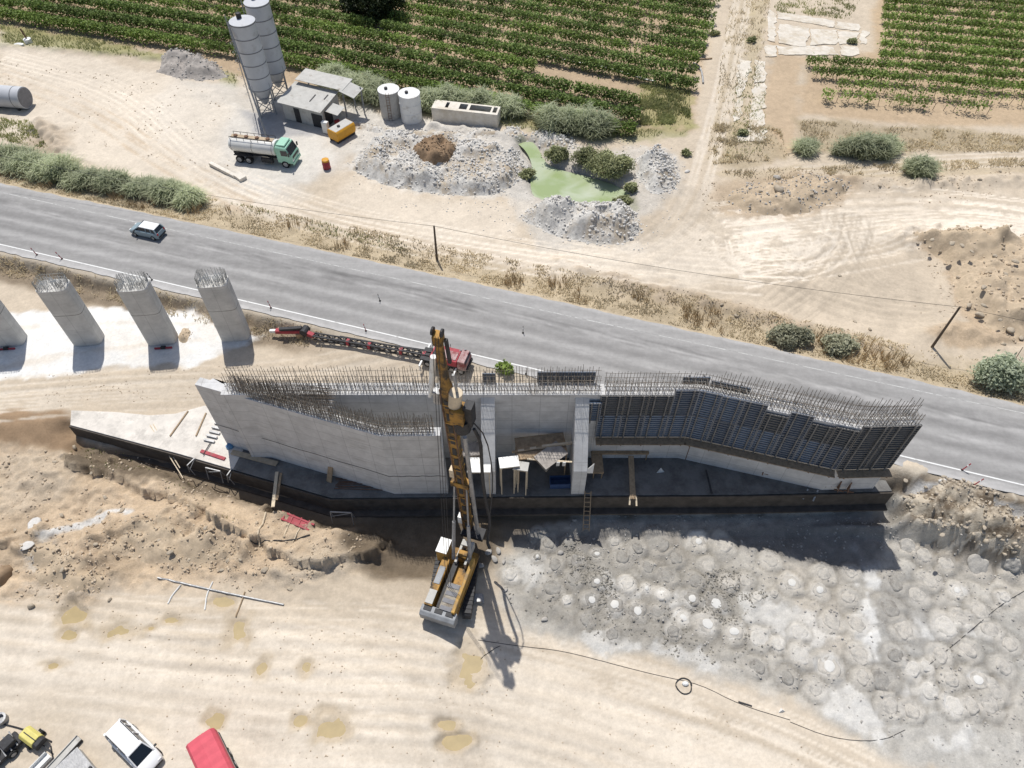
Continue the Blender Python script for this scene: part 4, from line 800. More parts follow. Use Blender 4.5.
# back face boards showing above the wall top
RBK=offs(RW,1.45)
for i,(x0,x1,h) in enumerate(((-2.5,-1.4,3.2),(2.1,7.0,3.4))):
    MBx=place_panel('navy',x1-x0,h,(x0+x1)/2,38.5,7.6,math.pi,f'dark formwork board behind the back wall rebar, {"left" if i==0 else "right"} of the right buttress'.replace('left of','shorter one, left of').replace('right of the','longer one, by the'),'back formwork boards')
for i,(s0,s1,h) in enumerate(((7.0,9.3,3.1),(9.4,12.6,3.0),(14.4,17.,2.3),(17.1,20.3,2.1),(20.4,25.,2.0))):
    xa,ya,rz=along(RBK,(s0+s1)/2); place_panel('navy',s1-s0,h,xa,ya,7.3,rz+math.pi,f'dark formwork board behind the slanting right wing rebar, {ORD[i]} from the left','back formwork boards')
# walkway plank below the formwork with brackets
for i,(a,b) in enumerate(zip(FW,FW[1:])):
    l=math.hypot(b[0]-a[0],b[1]-a[1]); rz=math.atan2(b[1]-a[1],b[0]-a[0]); c=((a[0]+b[0])/2,(a[1]+b[1])/2,3.9)
    t=thing('walkway',f'narrow timber walkway hung under the formwork {["of the straight back wall","of the slanting right wing","at the far right end face"][i]}','walkway',c,rz,'timber walkways')
    MB().box((0,-.52,0),(l-.1,.8,.06)).build('plank',M['wood'],t)
    n=max(2,int(l/1.6))
    for j in range(n):
        x=-l/2+.5+(l-1)*j/max(1,n-1); MB().bar((x,-.1,-.08),(x,-.95,-.08),.07).bar((x,-.9,-.1),(x,-.12,-.95),.06).build('bracket',M['rust'],t)
# piers
def pier(u,v,label):
    x,y=at(u,v,0.05); y+=.9; t=thing('bridge_pier',label,'bridge pier',(x,y,.04),R(6),'bare concrete bridge piers on the white pad')
    def ring(z,s=1.): 
        out=[]
        for i in range(24):
            a=2*math.pi*i/24; ca,sa=math.cos(a),math.sin(a); p=2/4.5
            out.append((1.5*s*math.copysign(abs(ca)**p,ca),.92*s*math.copysign(abs(sa)**p,sa),z))
        return out
    MB().loft([ring(0),ring(.0),ring(7.9),ring(7.9)]).build('shaft',M['pierc'],t,smooth_=True)
    MB().loft([ring(4.55,1.004),ring(4.61,1.004)]).build('pour_joint',M['joint'],t)
    A=[]; r=np.array(ring(7.8,.92)); P=[]
    for k in range(60):
        a=k/60*24; i=int(a); f=a-i; P.append(r[i]*(1-f)+r[(i+1)%24]*f)
    P=np.array(P); A.append(bar_np(P,P+np.stack([rng.normal(size=60)*.03,rng.normal(size=60)*.03,1.0+.15*rng.random(60)],-1),.02))
    for h in (.35,.75):
        Q=np.array(ring(7.9+h,.94)); A.append(bar_np(Q,np.roll(Q,-1,0),.02))
    V,q=cat2(A); mesh_np('rebar_cage',V,q,M['rebar2'],parent=t)
    k=90; P=np.stack([rng.uniform(-1.25,1.25,k),rng.uniform(-.7,.7,k),np.full(k,7.85)],-1); V,q=bar_np(P,P+np.stack([rng.normal(size=k)*.05,rng.normal(size=k)*.05,.5+.35*rng.random(k)],-1),.03); mesh_np('white_duct_ends',V,q,M['white'],parent=t)
    return t
pier(234,341.5,'concrete pier nearest the abutment, standing at the tip of the white pad')
pier(160.5,345.5,'concrete pier beside the small tan dirt heap')
pier(86,346,'concrete pier between the pier by the dirt heap and the cut-off one')
pier(8,347,'concrete pier cut off by the left edge of the picture')
# ================================================================ SILOS AND PLANT
def silo(u,v,H,r,lb,zz=.8,pipe=None):
    x,y,z=G(u,v,zz); t=thing('cement_silo',lb,'silo',(x,y,z),R(20),'cement silos of the mixing plant')
    zb=3.9
    MB().lathe([(r,zb),(r,H)],28).build('shell',M['silo'],t,smooth_=True)
    MB().lathe([(.28,1.3),(r*.98,zb-.002)],28).build('hopper_cone',M['silo'],t,smooth_=True)
    MB().lathe([(r+.04,H),(r+.04,H+.06),(.1,H+.35),(.02,H+.35)],28).build('roof',M['silo'],t,smooth_=True)
    for k in range(6): MB().lathe([(r+.002,zb+.02+k*(H-zb-.1)/5.05),(r+.035,zb+.03+k*(H-zb-.1)/5.05),(r+.035,zb+.13+k*(H-zb-.1)/5.05),(r+.002,zb+.14+k*(H-zb-.1)/5.05)],28).build('ring_seam',M['seam'],t,smooth_=True)
    for i in range(4):
        a=math.pi/4+i*math.pi/2; p=(r*.93*math.cos(a),r*.93*math.sin(a)); MB().bar((*p,0),(*p,zb+.9),.2).build('leg',M['grey'],t)
    mb=MB()
    for i in range(4):
        a=math.pi/4+i*math.pi/2; b=a+math.pi/2; p=(r*.93*math.cos(a),r*.93*math.sin(a)); q=(r*.93*math.cos(b),r*.93*math.sin(b)); mb.bar((*p,.2),(*q,2.4),.09).bar((*q,.2),(*p,2.4),.09).bar((*p,2.5),(*q,2.5),.12)
    mb.build('brace',M['grey'],t)
    mb=MB(); a=R(170); ux,uy=math.cos(a),math.sin(a)
    for s in (-.25,.25): mb.bar(((r+.28)*ux-uy*s,(r+.28)*uy+ux*s,.2),((r+.28)*ux-uy*s,(r+.28)*uy+ux*s,H+.9),.06)
    for k in range(int(H/.45)): mb.bar(((r+.28)*ux+uy*.25,(r+.28)*uy-ux*.25,.5+k*.45),((r+.28)*ux-uy*.25,(r+.28)*uy+ux*.25,.5+k*.45),.04)
    for k in range(int(H/1.2)-3):
        zz_=3+k*1.2; pts=[((r+.3)*ux+.38*math.cos(a+w),(r+.3)*uy+.38*math.sin(a+w),zz_) for w in (-1.4,-.7,0,.7,1.4)]
        for p,q in zip(pts,pts[1:]): mb.bar(p,q,.035)
    mb.build('ladder',M['grey'],t)
    MB().lathe([(.34,H+.3),(.34,H+.95),(.2,H+1.02)],14,(-.25,.3,0)).build('dust_filter',M['dark'],t,smooth_=True)
    if pipe:
        px_,py_,pz_=G(*pipe,zz); c,s_=math.cos(-R(20)),math.sin(-R(20)); dx,dy=px_-x,py_-y; MB().tube((dx*c-dy*s_,dx*s_+dy*c,0),((r+.15)*math.cos(R(190)),(r+.15)*math.sin(R(190)),H+.3),.13,8).build('fill_pipe',M['steel'],t,smooth_=True)
    return t
silo(268,112,12.9,1.66,'front grey cement silo with a dark filter on its roof, nearer the truck',pipe=(267,138))
silo(281,95,13.3,1.66,'rear grey cement silo, partly hidden behind the front one')
# shed
x,y,z=G(311,125,.8); t=thing('mixing_shed','dusty corrugated shed with several lean-to roofs between the silos and the orange tank','shed',(x,y+2.2,z),R(-23))
MB().box((0,0,1.5),(6.6,4.2,3.0)).build('wall',M['zinc'],t)
mb=MB()
def roof(c,w,d,sl,t_=.06,ry=0): return MB().box(c,(w,d,t_),0,sl,ry)
r_=roof((0,-.35,3.2),7.2,5.0,R(7)).build('roof',M['zinc'],t); 
MB().box((.9,-.4,3.24),(.18,1.6,.05),0,R(7)).build('skylight_slot',M['dark'],r_); MB().box((2.6,.4,3.34),(.18,1.1,.05),0,R(7)).build('skylight_slot',M['dark'],r_)
roof((.7,3.1,4.2),7.8,2.9,R(5)).build('roof',M['zinc'],t); roof((5.4,2.6,3.9),2.4,2.6,R(4),.06,R(14)).build('roof',M['zinc'],t); roof((4.6,-.8,2.6),2.0,2.0,R(6),.05,R(6)).build('roof',M['zinc'],t)
for p in ((-3.1,4.3),(4.4,4.3),(4.4,1.9),(6.3,3.6)): MB().bar((*p,0),(*p,4.0),.16).build('post',M['grey'],t)
MB().box((-1.0,-2.13,1.1),(.9,.08,2.1)).build('opening',M['dark'],t); MB().box((2.3,-2.13,1.0),(1.7,.08,2.0)).build('opening',M['dark'],t); MB().box((3.33,-.8,1.2),(.08,1.6,2.3)).build('opening',M['dark'],t)
x,y,z=G(327,133,.8); t=thing('control_cabinet','white metal cabinet standing against the shed front','cabinet',(x,y,z),R(-20)); MB().box((0,0,.9),(.9,.55,1.7)).build('case',M['white'],t,bevel=.03); MB().box((0,-.29,.9),(.78,.03,1.5)).build('door',M['white'],t); MB().box((0,0,.03),(.8,.5,.06)).build('plinth',M['dark'],t)
# orange tank
x,y,z=G(343,137,.8); t=thing('fuel_tank','orange steel tank with dusty top, on skids beside the shed','fuel tank',(x,y,z),R(52))
MB().loft([[(xx,-.85,.35),(xx,.85,.35),(xx,1.0,.8),(xx,1.,1.5),(xx,.8,1.75),(xx,-.8,1.75),(xx,-1.,1.5),(xx,-1.,.8)] for xx in (-1.7,1.7)]).build('tank',M['orange'],t,bevel=.06)
MB().box((0,0,1.77),(3.2,1.5,.04)).build('dusty_top',M['zinc'],t); MB().box((0,-.7,.17),(3.3,.16,.34)).build('skid',M['dark'],t); MB().box((0,.7,.17),(3.3,.16,.34)).build('skid',M['dark'],t); MB().lathe([(.22,1.79),(.22,1.95),(.05,1.97)],12,(-.4,0,0)).build('hatch',M['dark'],t)
x,y,z=G(338,126,.8); t=thing('red_pump','small red pump set behind the orange tank','pump',(x,y,z),R(30)); MB().box((0,0,.55),(.7,.5,.7)).build('motor',M['red'],t,bevel=.05); MB().tube((.35,0,.5),(.8,0,.5),.16,10).build('housing',M['dark'],t); MB().box((0.1,0,.1),(1.3,.6,.14)).build('base',M['dark'],t)
x,y,z=G(327,168,.8); t=thing('red_barrel','red barrel with a yellow top standing alone on the pale yard','barrel',(x,y,z)); MB().lathe([(.5,0),(.53,.1),(.5,.2),(.5,.6),(.53,.65),(.5,.7),(.5,1.05)],16).build('drum',M['red'],t,smooth_=True); MB().lathe([(.47,1.05),(.47,1.3),(.3,1.36)],16).build('cap',M['orange'],t)
for dx,lb,stain in ((391,'white vertical water tank with rusty streaks and a ladder','s'),(409,'clean white vertical water tank, right of the streaked one','c')):
    x,y,z=G(dx+1 if stain=='s' else dx+3,115 if stain=='s' else 119,.8); t=thing('water_tank',lb,'water tank',(x,y,z),0,'white water tanks behind the rubble')
    r=1.5; MB().lathe([(r,0),(r,3.9)],28).build('shell',M['white2'] if False else (M['zinc'] if stain=='s' else M['white']),t,smooth_=True); MB().lathe([(r+.03,3.9),(r+.03,3.97),(.05,4.2)],28).build('roof',M['white'],t,smooth_=True); MB().lathe([(.24,4.15),(.24,4.36),(.1,4.38)],12,(-.3,-.3,0)).build('hatch',M['dark'],t)
    if stain=='s':
        mb=MB()
        for s in (-.22,.22): mb.bar((s,-r-.14,.1),(s,-r-.14,4.3),.05)
        for k in range(10): mb.bar((-.22,-r-.14,.4+k*.4),(.22,-r-.14,.4+k*.4),.035)
        mb.build('ladder',M['rust'],t)
    else:
        for k in (1.3,2.6): MB().lathe([(r+.001,k),(r+.03,k+.02),(r+.03,k+.08),(r+.001,k+.1)],28).build('hoop',M['white'],t,smooth_=True)
# concrete trough
xa,ya,za=G(434,121,.8); xb,yb,_=G(499,128.5,.8); l=math.hypot(xb-xa,yb-ya); rz=math.atan2(yb-ya,xb-xa); t=thing('concrete_cistern','long rectangular concrete cistern with dark open hatches on top','cistern',((xa+xb)/2,(ya+yb)/2+1.1,za-.1),rz)
w=2.2; h=2.0; body=MB()
body.box((0,-w/2+.12,h/2),(l,.24,h)).box((0,w/2-.12,h/2),(l,.24,h)).box((-l/2+.12,0,h/2),(.24,w-.48,h)).box((l/2-.12,0,h/2),(.24,w-.48,h)).box((0,0,.1),(l-.48,w-.48,.2)); body.build('tank_wall',M['oldc'],t)
mb=MB(); 
for a,b in ((-l/2,-l*.31),(-l*.26,-l*.1),(l*.02,l*.06),(l*.38,l*.41),(l*.47,l/2)): mb.box(((a+b)/2,0,h+.06),(b-a,w+.02,.12))
mb.box((0,-w/2+.25,h+.06),(l-.01,.5,.118)).box((0,w/2-.15,h+.06),(l-.01,.3,.118)); mb.build('lid_slabs',M['oldc'],t)
MB().box((0,0,.9),(l-.5,w-.5,.05)).build('dark_water',M['glass'],t)
# lying steel tank at the left
x,y,z=G(29,110,.8); t=thing('lying_tank','grey lying cylindrical steel tank cut off by the left edge','steel tank',(x,y+.6,z),R(172))
MB().tube((0,0,1.55),(7.5,0,1.55),1.5,26).build('shell',M['silo'],t,smooth_=True); MB().tube((-.06,0,1.55),(0.0,0,1.55),1.36,26).build('dished_end',M['seam'],t,smooth_=True)
for xx in (1.2,4.6): MB().tube((xx,0,1.55),(xx+.08,0,1.55),1.53,26).build('hoop',M['seam'],t); MB().box((xx,0,.25),(.35,2.0,.5)).build('saddle',M['dark'],t)
# beams on the yard
def beam(u0,v0,u1,v1,w,h,mat,name,label,cat,zz=.8,group=None,lift=0):
    a=G(u0,v0,zz); b=G(u1,v1,zz); t=MB().bar((0,0,h/2+lift),(b[0]-a[0],b[1]-a[1],b[2]-a[2]+h/2+lift),w,h).build(name,M[mat],loc=a,bevel=.02); return tag(t,label,cat,group)
beam(211,165,236,178,.5,.45,'oldc','concrete_beam','grey concrete beam lying on the dirt left of the tanker truck','beam')
beam(237,176,244,181,1.0,.5,'oldc','concrete_block','pale broken concrete block at the end of the grey beam','block')
# stone with post, far left
x,y,z=G(29,43,.8); t=thing('well_head','white plastered well head with a dark leaning pipe in the weeds','well',(x,y,z)); MB().lathe([(.6,0),(.6,.7),(.45,.75)],14).build('curb',M['white'],t); MB().tube((0,0,.6),(-.35,0.2,2.2),.13,8).build('pipe',M['rust'],t)
x,y,z=G(25,44,.8); tag(MB().loft([[(.9*math.cos(a)*s,.45*math.sin(a)*s,zz_) for a in [i*.7 for i in range(9)]] for s,zz_ in ((1,0),(.9,.3),(.4,.42))]).build('white_rock',M['white'],loc=(x-.6,y-.6,z)),'flat white rock beside the well head','rock')
# old concrete floors
mbase=[[(779,12),(833,20),(833,27),(778,19)],[(838,22),(858,24),(858,30),(836,28)],[(779,24),(808,28),(806,46),(779,43)],[(811,29),(837,31),(836,43),(810,44)],[(838,31),(860,33),(855,42),(838,44)],[(778,46),(832,46),(838,54),(780,54)],[(841,46),(857,47),(860,54),(842,55)],[(862,30),(868,32),(866,44),(861,44)],
 [(769,10),(776,14),(775,42),(768,40)],[(740,60),(752,62),(748,80),(742,94),(735,96)],[(756,60),(765,62),(765,80),(754,82)],[(755,84),(765,83),(765,108),(752,110)],[(751,112),(764,110),(764,124),(748,128)],[(738,133),(765,128),(764,142),(737,141)],[(737,99),(743,97),(740,118),(734,122)],[(766,45),(777,46),(776,55),(766,56)]]
for i,p in enumerate(mbase):
    pc=(sum(a for a,b in p)/len(p),sum(b for a,b in p)/len(p)); p=[(pc[0]+(a-pc[0])*1.01+(.35 if a>pc[0] else -.35),pc[1]+(b-pc[1])*1.01+(.3 if b>pc[1] else -.3)) for a,b in p]; P=pl(p,.9)+[pl(p,.9)[0]]; P2=[]
    for (x0,y0),(x1,y1) in zip(P,P[1:]):
        k=max(1,int(math.hypot(x1-x0,y1-y0)/.3))
        for q_ in range(k): xx_,yy_=x0+(x1-x0)*q_/k,y0+(y1-y0)*q_/k; P2.append((xx_+float(fb(np.array(xx_/1.1),np.array(yy_/1.1),3,i))*1.0,yy_+float(fb(np.array(xx_/1.1),np.array(yy_/1.1),3,i+40))*1.0))
    P=P2; c=(sum(a for a,b in P)/len(P),sum(b for a,b in P)/len(P)); g0=float(np.max(ground(np.array([a for a,b in P]),np.array([b for a,b in P]))))
    side='of the broken floors, counted downwards' if i<9 or i==15 else 'of the narrow strip beside the track, counted downwards'
    j=i if i<9 else (9 if i==15 else i-9)
    tag(MB().prism([(a-c[0],b-c[1]) for a,b in P],-.3,.06).build('floor_slab',M['floorc'],loc=(*c,g0)),f'pale concrete slab, {ORD[j]} piece {side}','concrete slab','old concrete floor slabs')
# ================================================================ HEAPS, ROCKS, PILE HEADS
def rockmesh(n,seed,sub=2,flat=.75):
    import bmesh
    bm=bmesh.new(); bmesh.ops.create_icosphere(bm,subdivisions=sub,radius=1); r=random.Random(seed); ax=[(unit(np.array([r.gauss(0,1) for _ in range(3)])),r.uniform(.38,.85)) for _ in range(13)]
    for v in bm.verts:
        p=np.array(v.co)
        for a,d in ax:
            k=p@a
            if k>d: p=p-a*(k-d)*.85
        p=p*(1+r.uniform(-.05,.05)); v.co=(p[0],p[1]*.85,p[2]*flat)
    V=np.array([v.co[:] for v in bm.verts]); bm.verts.index_update(); Fq=np.array([[v.index for v in f.verts] for f in bm.faces]); bm.free(); return V,Fq
RK=[rockmesh(0,s,1) for s in range(6)]; RK2=[rockmesh(0,s+20,2) for s in range(7)]
def rocks_np(P,s,rg=rng,lib=RK):
    Vs=[];Fs=[];n=0
    for k,(V,Fq) in enumerate(lib):
        I=np.arange(len(P))[k::len(lib)]
        if len(I)==0: continue
        a=rg.random(len(I))*6.283; b=rg.normal(size=len(I))*.5; sc=s[I]; ca,sa=np.cos(a)[:,None],np.sin(a)[:,None]; cb,sb=np.cos(b)[:,None],np.sin(b)[:,None]
        x,y,z=V[:,0][None],V[:,1][None],V[:,2][None]; y2=y*cb-z*sb; z2=y*sb+z*cb
        W=np.stack([x*ca-y2*sa,x*sa+y2*ca,z2],-1)*sc[:,None,None]+P[I][:,None,:]
        Vs.append(W.reshape(-1,3)); Fs.append((Fq[None]+(np.arange(len(I))*len(V))[:,None,None]+n).reshape(-1,3)); n+=len(I)*len(V)
    return np.concatenate(Vs),np.concatenate(Fs)
M['rubble']=pm('white_grey_rubble',(.55,.53,.49),.9,.3,2.5,.6,coord='Object',col2=(.42,.35,.26),sc2=.3,f2=.53)
M['rubstone']=pm('pale_rubble_stone',(.58,.56,.525),.9,.2,.9,.2); M['bankstone']=pm('bank_block_stone',(.43,.37,.29),.9,.25,.9,.3)
M['greyrub']=pm('grey_rubble',(.34,.31,.28),.9,.3,1.5,.4); M['greystone']=pm('grey_rubble_stone',(.40,.38,.35),.9,.3,.8,.2)
M['brownsoil']=pm('brown_clods',(.25,.17,.105),.95,.3,2,.4); M['brownstone']=pm('brown_clod_stone',(.29,.205,.13),.95,.3,1,.2)
M['banksoil']=pm('bank_soil',(.50,.435,.34),.95,.3,1.5,.5,col2=(.15,.115,.08),sc2=.45,f2=.5); M['tansoil']=pm('tan_spoil',(.47,.375,.265),.95,.25,2.5,.5,col2=(.42,.335,.235),sc2=.4,f2=.5); M['tanstone']=pm('tan_spoil_stone',(.47,.385,.285),.95,.3,.8,.2)
M['boulder']=pm('boulder_stone',(.40,.34,.26),.9,.2,1.5,.3)
HEAPT=[]
def heap(px_,h,name,label,mat,stone,nst,smin,smax,group=None,zz=.8,rough=.5,edge=2.2,step=.28,peak=None,cat='rubble heap'):
    P=smooth(pl(px_,zz)+[pl(px_,zz)[0]],2)[:-1]; a=np.array(P); lo=a.min(0)-.5; hi=a.max(0)+.5; gx_=np.arange(lo[0],hi[0],step); gy_=np.arange(lo[1],hi[1],step); A,B=np.meshgrid(gx_,gy_)
    d=sdf(P,A,B)+fb(A/1.5,B/1.5,3,77)*.9; m=sst(0,edge,d); n1=fb(A/2.2,B/2.2,4,81); n2=fb(A/.7,B/.7,2,85); base=ground(A,B)
    Hh=base-.06+m*h*(.75+1.1*n1)+(rough*n2+.35*rough*fb(A/.3,B/.3,1,88))*sst(0,.8,d)
    Hh=np.where(d<0,base-.12,Hh)
    c=np.array((a[:,0].mean(),a[:,1].mean(),0)); c[2]=float(ground(c[0],c[1])); t=thing(name,label,cat,tuple(c),0,group)
    I=np.arange(A.size).reshape(A.shape); q=np.stack([I[:-1,:-1],I[:-1,1:],I[1:,1:],I[1:,:-1]],-1).reshape(-1,4); keep=(d.ravel()[q]>-.3).any(1)
    mesh_np('heap_body',np.stack([A,B,Hh],-1).reshape(-1,3)-c,q[keep],M[mat],parent=t,smooth_=False)
    if nst:
        x=rng.uniform(lo[0],hi[0],nst*3); y=rng.uniform(lo[1],hi[1],nst*3); i=np.clip(((x-lo[0])/step).astype(int),0,A.shape[1]-1); j=np.clip(((y-lo[1])/step).astype(int),0,A.shape[0]-1); ok=(d[j,i]>-.1)&(rng.random(nst*3)<.35+.9*vn(x/1.7,y/1.7,91)); x,y,i,j=x[ok][:nst],y[ok][:nst],i[ok][:nst],j[ok][:nst]
        s=smin+(smax-smin)*rng.random(len(x))**3; V,f=rocks_np(np.stack([x,y,Hh[j,i]+s*.15],-1),s); o=mesh_np('loose_stone',V-c,f,M[stone],parent=t); o['kind']='stuff'
    HEAPT.append((A,B,Hh,lo,step)); return t
heap([(155,72),(163,53),(190,52),(222,66),(232,78),(205,82),(180,80)],1.5,'rubble_heap','grey spoil heap beside the weeds left of the silos','greyrub','greystone',500,.08,.3)
heap([(350,170),(362,148),(392,132),(425,138),(470,140),(505,150),(522,150),(526,166),(516,188),(490,199),(440,196),(390,190)],2.0,'rubble_heap','wide pale rubble heap left of the green pond','rubble','rubstone',5200,.05,.30)
heap([(406,152),(428,138),(458,144),(464,158),(440,174),(416,168)],3.9,'soil_heap','dark brown soil heap sitting on the wide pale rubble','brownsoil','brownstone',1100,.05,.22,cat='soil heap',zz=1.6,edge=1.5)
heap([(516,218),(545,198),(600,205),(632,206),(645,226),(632,244),(590,247),(548,236)],2.6,'rubble_heap','pale rubble heap along the near bank of the green pond','rubble','rubstone',2400,.05,.32,edge=2.8)
heap([(632,163),(652,148),(674,158),(682,176),(668,196),(648,193),(634,178)],2.1,'rubble_heap','pale rubble heap between the large pond shrub and the dirt track','rubble','rubstone',1400,.05,.32)
heap([(520,136),(550,127),(580,141),(572,152),(545,148)],1.0,'rubble_heap','low pale rubble heap at the far end of the pond','rubble','rubstone',350,.08,.4)
heap([(500,130),(518,126),(526,136),(510,142)],.8,'rubble_heap','small whitish rubble heap at the right end of the cistern','rubble','rubstone',120,.08,.35)
heap([(350,120),(420,132),(500,132),(500,138),(420,141),(350,130)],.5,'rubble_heap','low rubble bank in front of the cistern and tanks','rubble','rubstone',420,.06,.25,edge=1.2)
heap([(718,200),(738,184),(800,176),(858,184),(832,208),(766,222)],1.2,'spoil_heap','pale spoil heap with a big boulder below the upper right track','tansoil','greystone',600,.06,.26,cat='spoil heap')
heap([(908,236),(960,230),(1030,236),(1100,250),(1100,345),(1030,348),(985,332),(952,298),(948,262)],2.0,'spoil_heap','large brown spoil heap with loose boulders at the right edge','tansoil','tanstone',900,.06,.32,cat='spoil heap',edge=3.2,rough=.4)
heap([(176,338),(180,327),(187,325),(192,334),(190,345),(181,346)],.8,'spoil_heap','small tan dirt heap on the white pad between two piers','tansoil','tanstone',60,.06,.16,zz=0,edge=.9,cat='spoil heap',step=.15)
heap([(100,548),(135,522),(170,518),(215,530),(262,560),(235,575),(180,570),(130,566)],.7,'spoil_heap','broad clod-strewn brown heap in the middle of the lower left dirt','tansoil','tanstone',800,.05,.22,zz=-1.2,cat='spoil heap',edge=2.2)
heap([(20,552),(50,535),(88,560),(118,582),(80,606),(40,590)],.8,'spoil_heap','rough brown heap beside the puddle at the left edge','tansoil','tanstone',420,.05,.22,zz=-1.2,cat='spoil heap')
heap([(905,500),(940,488),(985,505),(1030,530),(1100,568),(1100,590),(1024,556),(960,532),(910,520)],1.1,'spoil_heap','ragged pale and brown spoil bank between the road and the platform','banksoil','bankstone',1500,.05,.3,zz=-1,cat='spoil heap',edge=1.6,rough=.8)
# loose stones (stuff)
def stones(name,polys,z,n,smin,smax,mat,thr=.4,sc=3.):
    P=scatter(polys,z,n); d=fb(P[:,0]/sc,P[:,1]/sc,3,95)+.5; P=P[d>thr]; s=smin+(smax-smin)*rng.random(len(P))**4; V,f=rocks_np(np.concatenate([P,(ground(P[:,0],P[:,1])+s*.1)[:,None]],-1),s); return struct(mesh_np(name,V,f,M[mat]),'stuff')
stones('loose_clods',[[(-30,455),(60,448),(150,455),(260,505),(385,540),(375,556),(330,575),(270,590),(230,590),(120,590),(90,610),(-30,605)]],-1.,6000,.03,.24,'tanstone',.47,2.5)
stones('loose_clods',[[(495,550),(600,510),(900,505),(1024,560),(1080,640),(1080,768),(960,768),(850,715),(720,660),(560,630)]],-2.6,11000,.02,.18,'greystone',.46,1.6)
M['mudstone']=pm('dark_mud_lump',(.25,.235,.205),.95,.25,1,.3)
stones('loose_clods',[[(500,590),(560,560),(620,600),(720,600),(770,640),(760,672),(700,662),(600,640),(520,622)],[(560,540),(600,540),(620,600),(580,610)],[(700,560),(770,580),(765,640),(700,630)]],-3.2,3000,.04,.17,'mudstone',.5,1.5)
stones('loose_gravel',[[(345,130),(540,130),(690,150),(690,215),(640,255),(510,240),(350,195)]],.8,3500,.03,.18,'rubstone',.42)
stones('loose_gravel',[[(0,380),(440,360),(440,392),(0,416)],[(256,310),(440,350),(440,368),(256,334)],[(0,600),(500,610),(900,768),(0,768)]],-.5,3000,.02,.11,'tanstone',.5)
stones('loose_gravel',[[(700,170),(1024,165),(1024,200),(700,215)],[(560,255),(900,345),(890,362),(600,290)],[(880,235),(1024,235),(1024,350),(940,345)],[(0,60),(230,90),(230,180),(0,120)]],.8,3000,.03,.2,'tanstone',.5)
stones('bank_rubble',[[(905,486),(940,488),(985,502),(1030,526),(1090,560),(1090,585),(1024,556),(960,535),(905,520)]],-1.,1800,.05,.38,'bankstone',.42,1.5)
stones('bank_rubble',[[(930,490),(985,502),(1030,526),(1040,545),(960,520),(925,505)]],-.8,500,.08,.55,'rubstone',.5,1.5)
# individual boulders
rock0={}
def boulder(u,v,s,label,group,mat='boulder',zz=0,k=None,flat=1.):
    k=rnd.randrange(7) if k is None else k; key=(k,mat)
    if key not in rock0:
        V,f=RK2[k]; rock0[key]=mesh_np('boulder',V,f,M[mat])
        o=rock0[key]
    else: o=dup(rock0[key])
    x,y,z=G(u,v,zz); z2=z
    for A,B,Hh,lo,st_ in HEAPT:
        i=int((x-lo[0])/st_); j=int((y-lo[1])/st_)
        if 0<=i<A.shape[1] and 0<=j<A.shape[0]: z2=max(z2,Hh[j,i])
    if z2>z+.05: x,y=at(u,v,z2)
    o.location=(x,y,z2+s*.18); o.rotation_euler=(0,0,rnd.random()*6.28); o.scale=(s,s*.85,s*.8*flat); tag(o,label,'boulder',group); o['kind']='thing'
boulder(37,525,1.0,'largest flat pale boulder on the lower left dirt near the white streak',None,'rubstone',-1,1,.6)
boulder(26,546,.8,'flat whitish rock below the largest flat boulder in the lower left',None,'rubstone',-1,2,.4)
boulder(4,576,1.3,'dark brown block half cut by the left edge beside the rough heap',None,'brownstone',-1,3)
boulder(779,192,1.15,'big tan boulder on the spoil heap below the upper right track',None,'boulder',1.5,4)
boulder(778,178,.7,'grey boulder just above the big tan boulder on the spoil heap',None,'greystone',1.5,0)
boulder(687,152+20,.45,'pale rock at the right foot of the rubble beside the track',None,'rubstone',.8)
for u,v,s in [(75,448,.42),(56,462,.35),(92,473,.32),(62,525-10,.35),(70,520,.3),(100,512,.4),(122,510,.35),(31,607,.45),(105,498,.3),(160,540,.35),(170,552,.4),(226,556,.35),(265,570,.45),(222,570,.3),(205,528,.3),(240,560,.3),(200,510,.25),(45,500,.25),(15,530,.3),(130,470,.3),(190,560,.3),(95,545,.35),(62,570,.3),(110,600,.3),(290,590,.3),(300,560,.3)]:
    boulder(u,v,s,'tan boulder lying on the rough dirt left of the rig','boulders on the rough dirt left of the rig','boulder',-1)
for u,v,s in [(952,244,.55),(962,246,.45),(995,256,.4),(992,264,.6),(958,278,.4),(984,288,.5),(997,281,.7),(969,306,.45),(980,316,.6),(984,306,.4),(1003,300,.4),(1018,308,.6),(1010,330,.6),(1020,338,.5),(972,252,.35),(1005,275,.4),(1000,320,.35),(932,240,.4),(917,244,.3),(1015,262,.45),(940,252,.3),(1003,345,.4)]:
    boulder(u,v,s,'tan boulder on or below the large brown spoil heap','boulders on the large spoil heap','boulder',1.5)
for u,v,s in [(905,497,.5),(889,500,.6),(921,518,.6),(935,505,.45),(950,520,.5),(966,527,.6),(985,528,.5),(1002,540,.5),(915,489,.4),(942,535,.5),(1012,548,.5)]:
    boulder(u,v,s*.62,'pale broken block on the spoil bank under the road edge','broken blocks on the spoil bank under the road','bankstone',-1,None,.7)
for u,v,s in [(840,276,.3),(855,322,.3),(870,330,.35),(722,305,.35),(738,312,.3),(700,240,.2),(890,348,.3),(760,192,.35),(800,200,.3),(812,195,.35),(826,188,.3),(750,205,.3),(980,180,.4),(930,178,.35),(1000,172,.35),(880,186,.35),(960,186,.3)]:
    boulder(u,v,s,'small tan rock lying on the right-hand dirt tracks','small rocks on the right-hand dirt','boulder',.8)
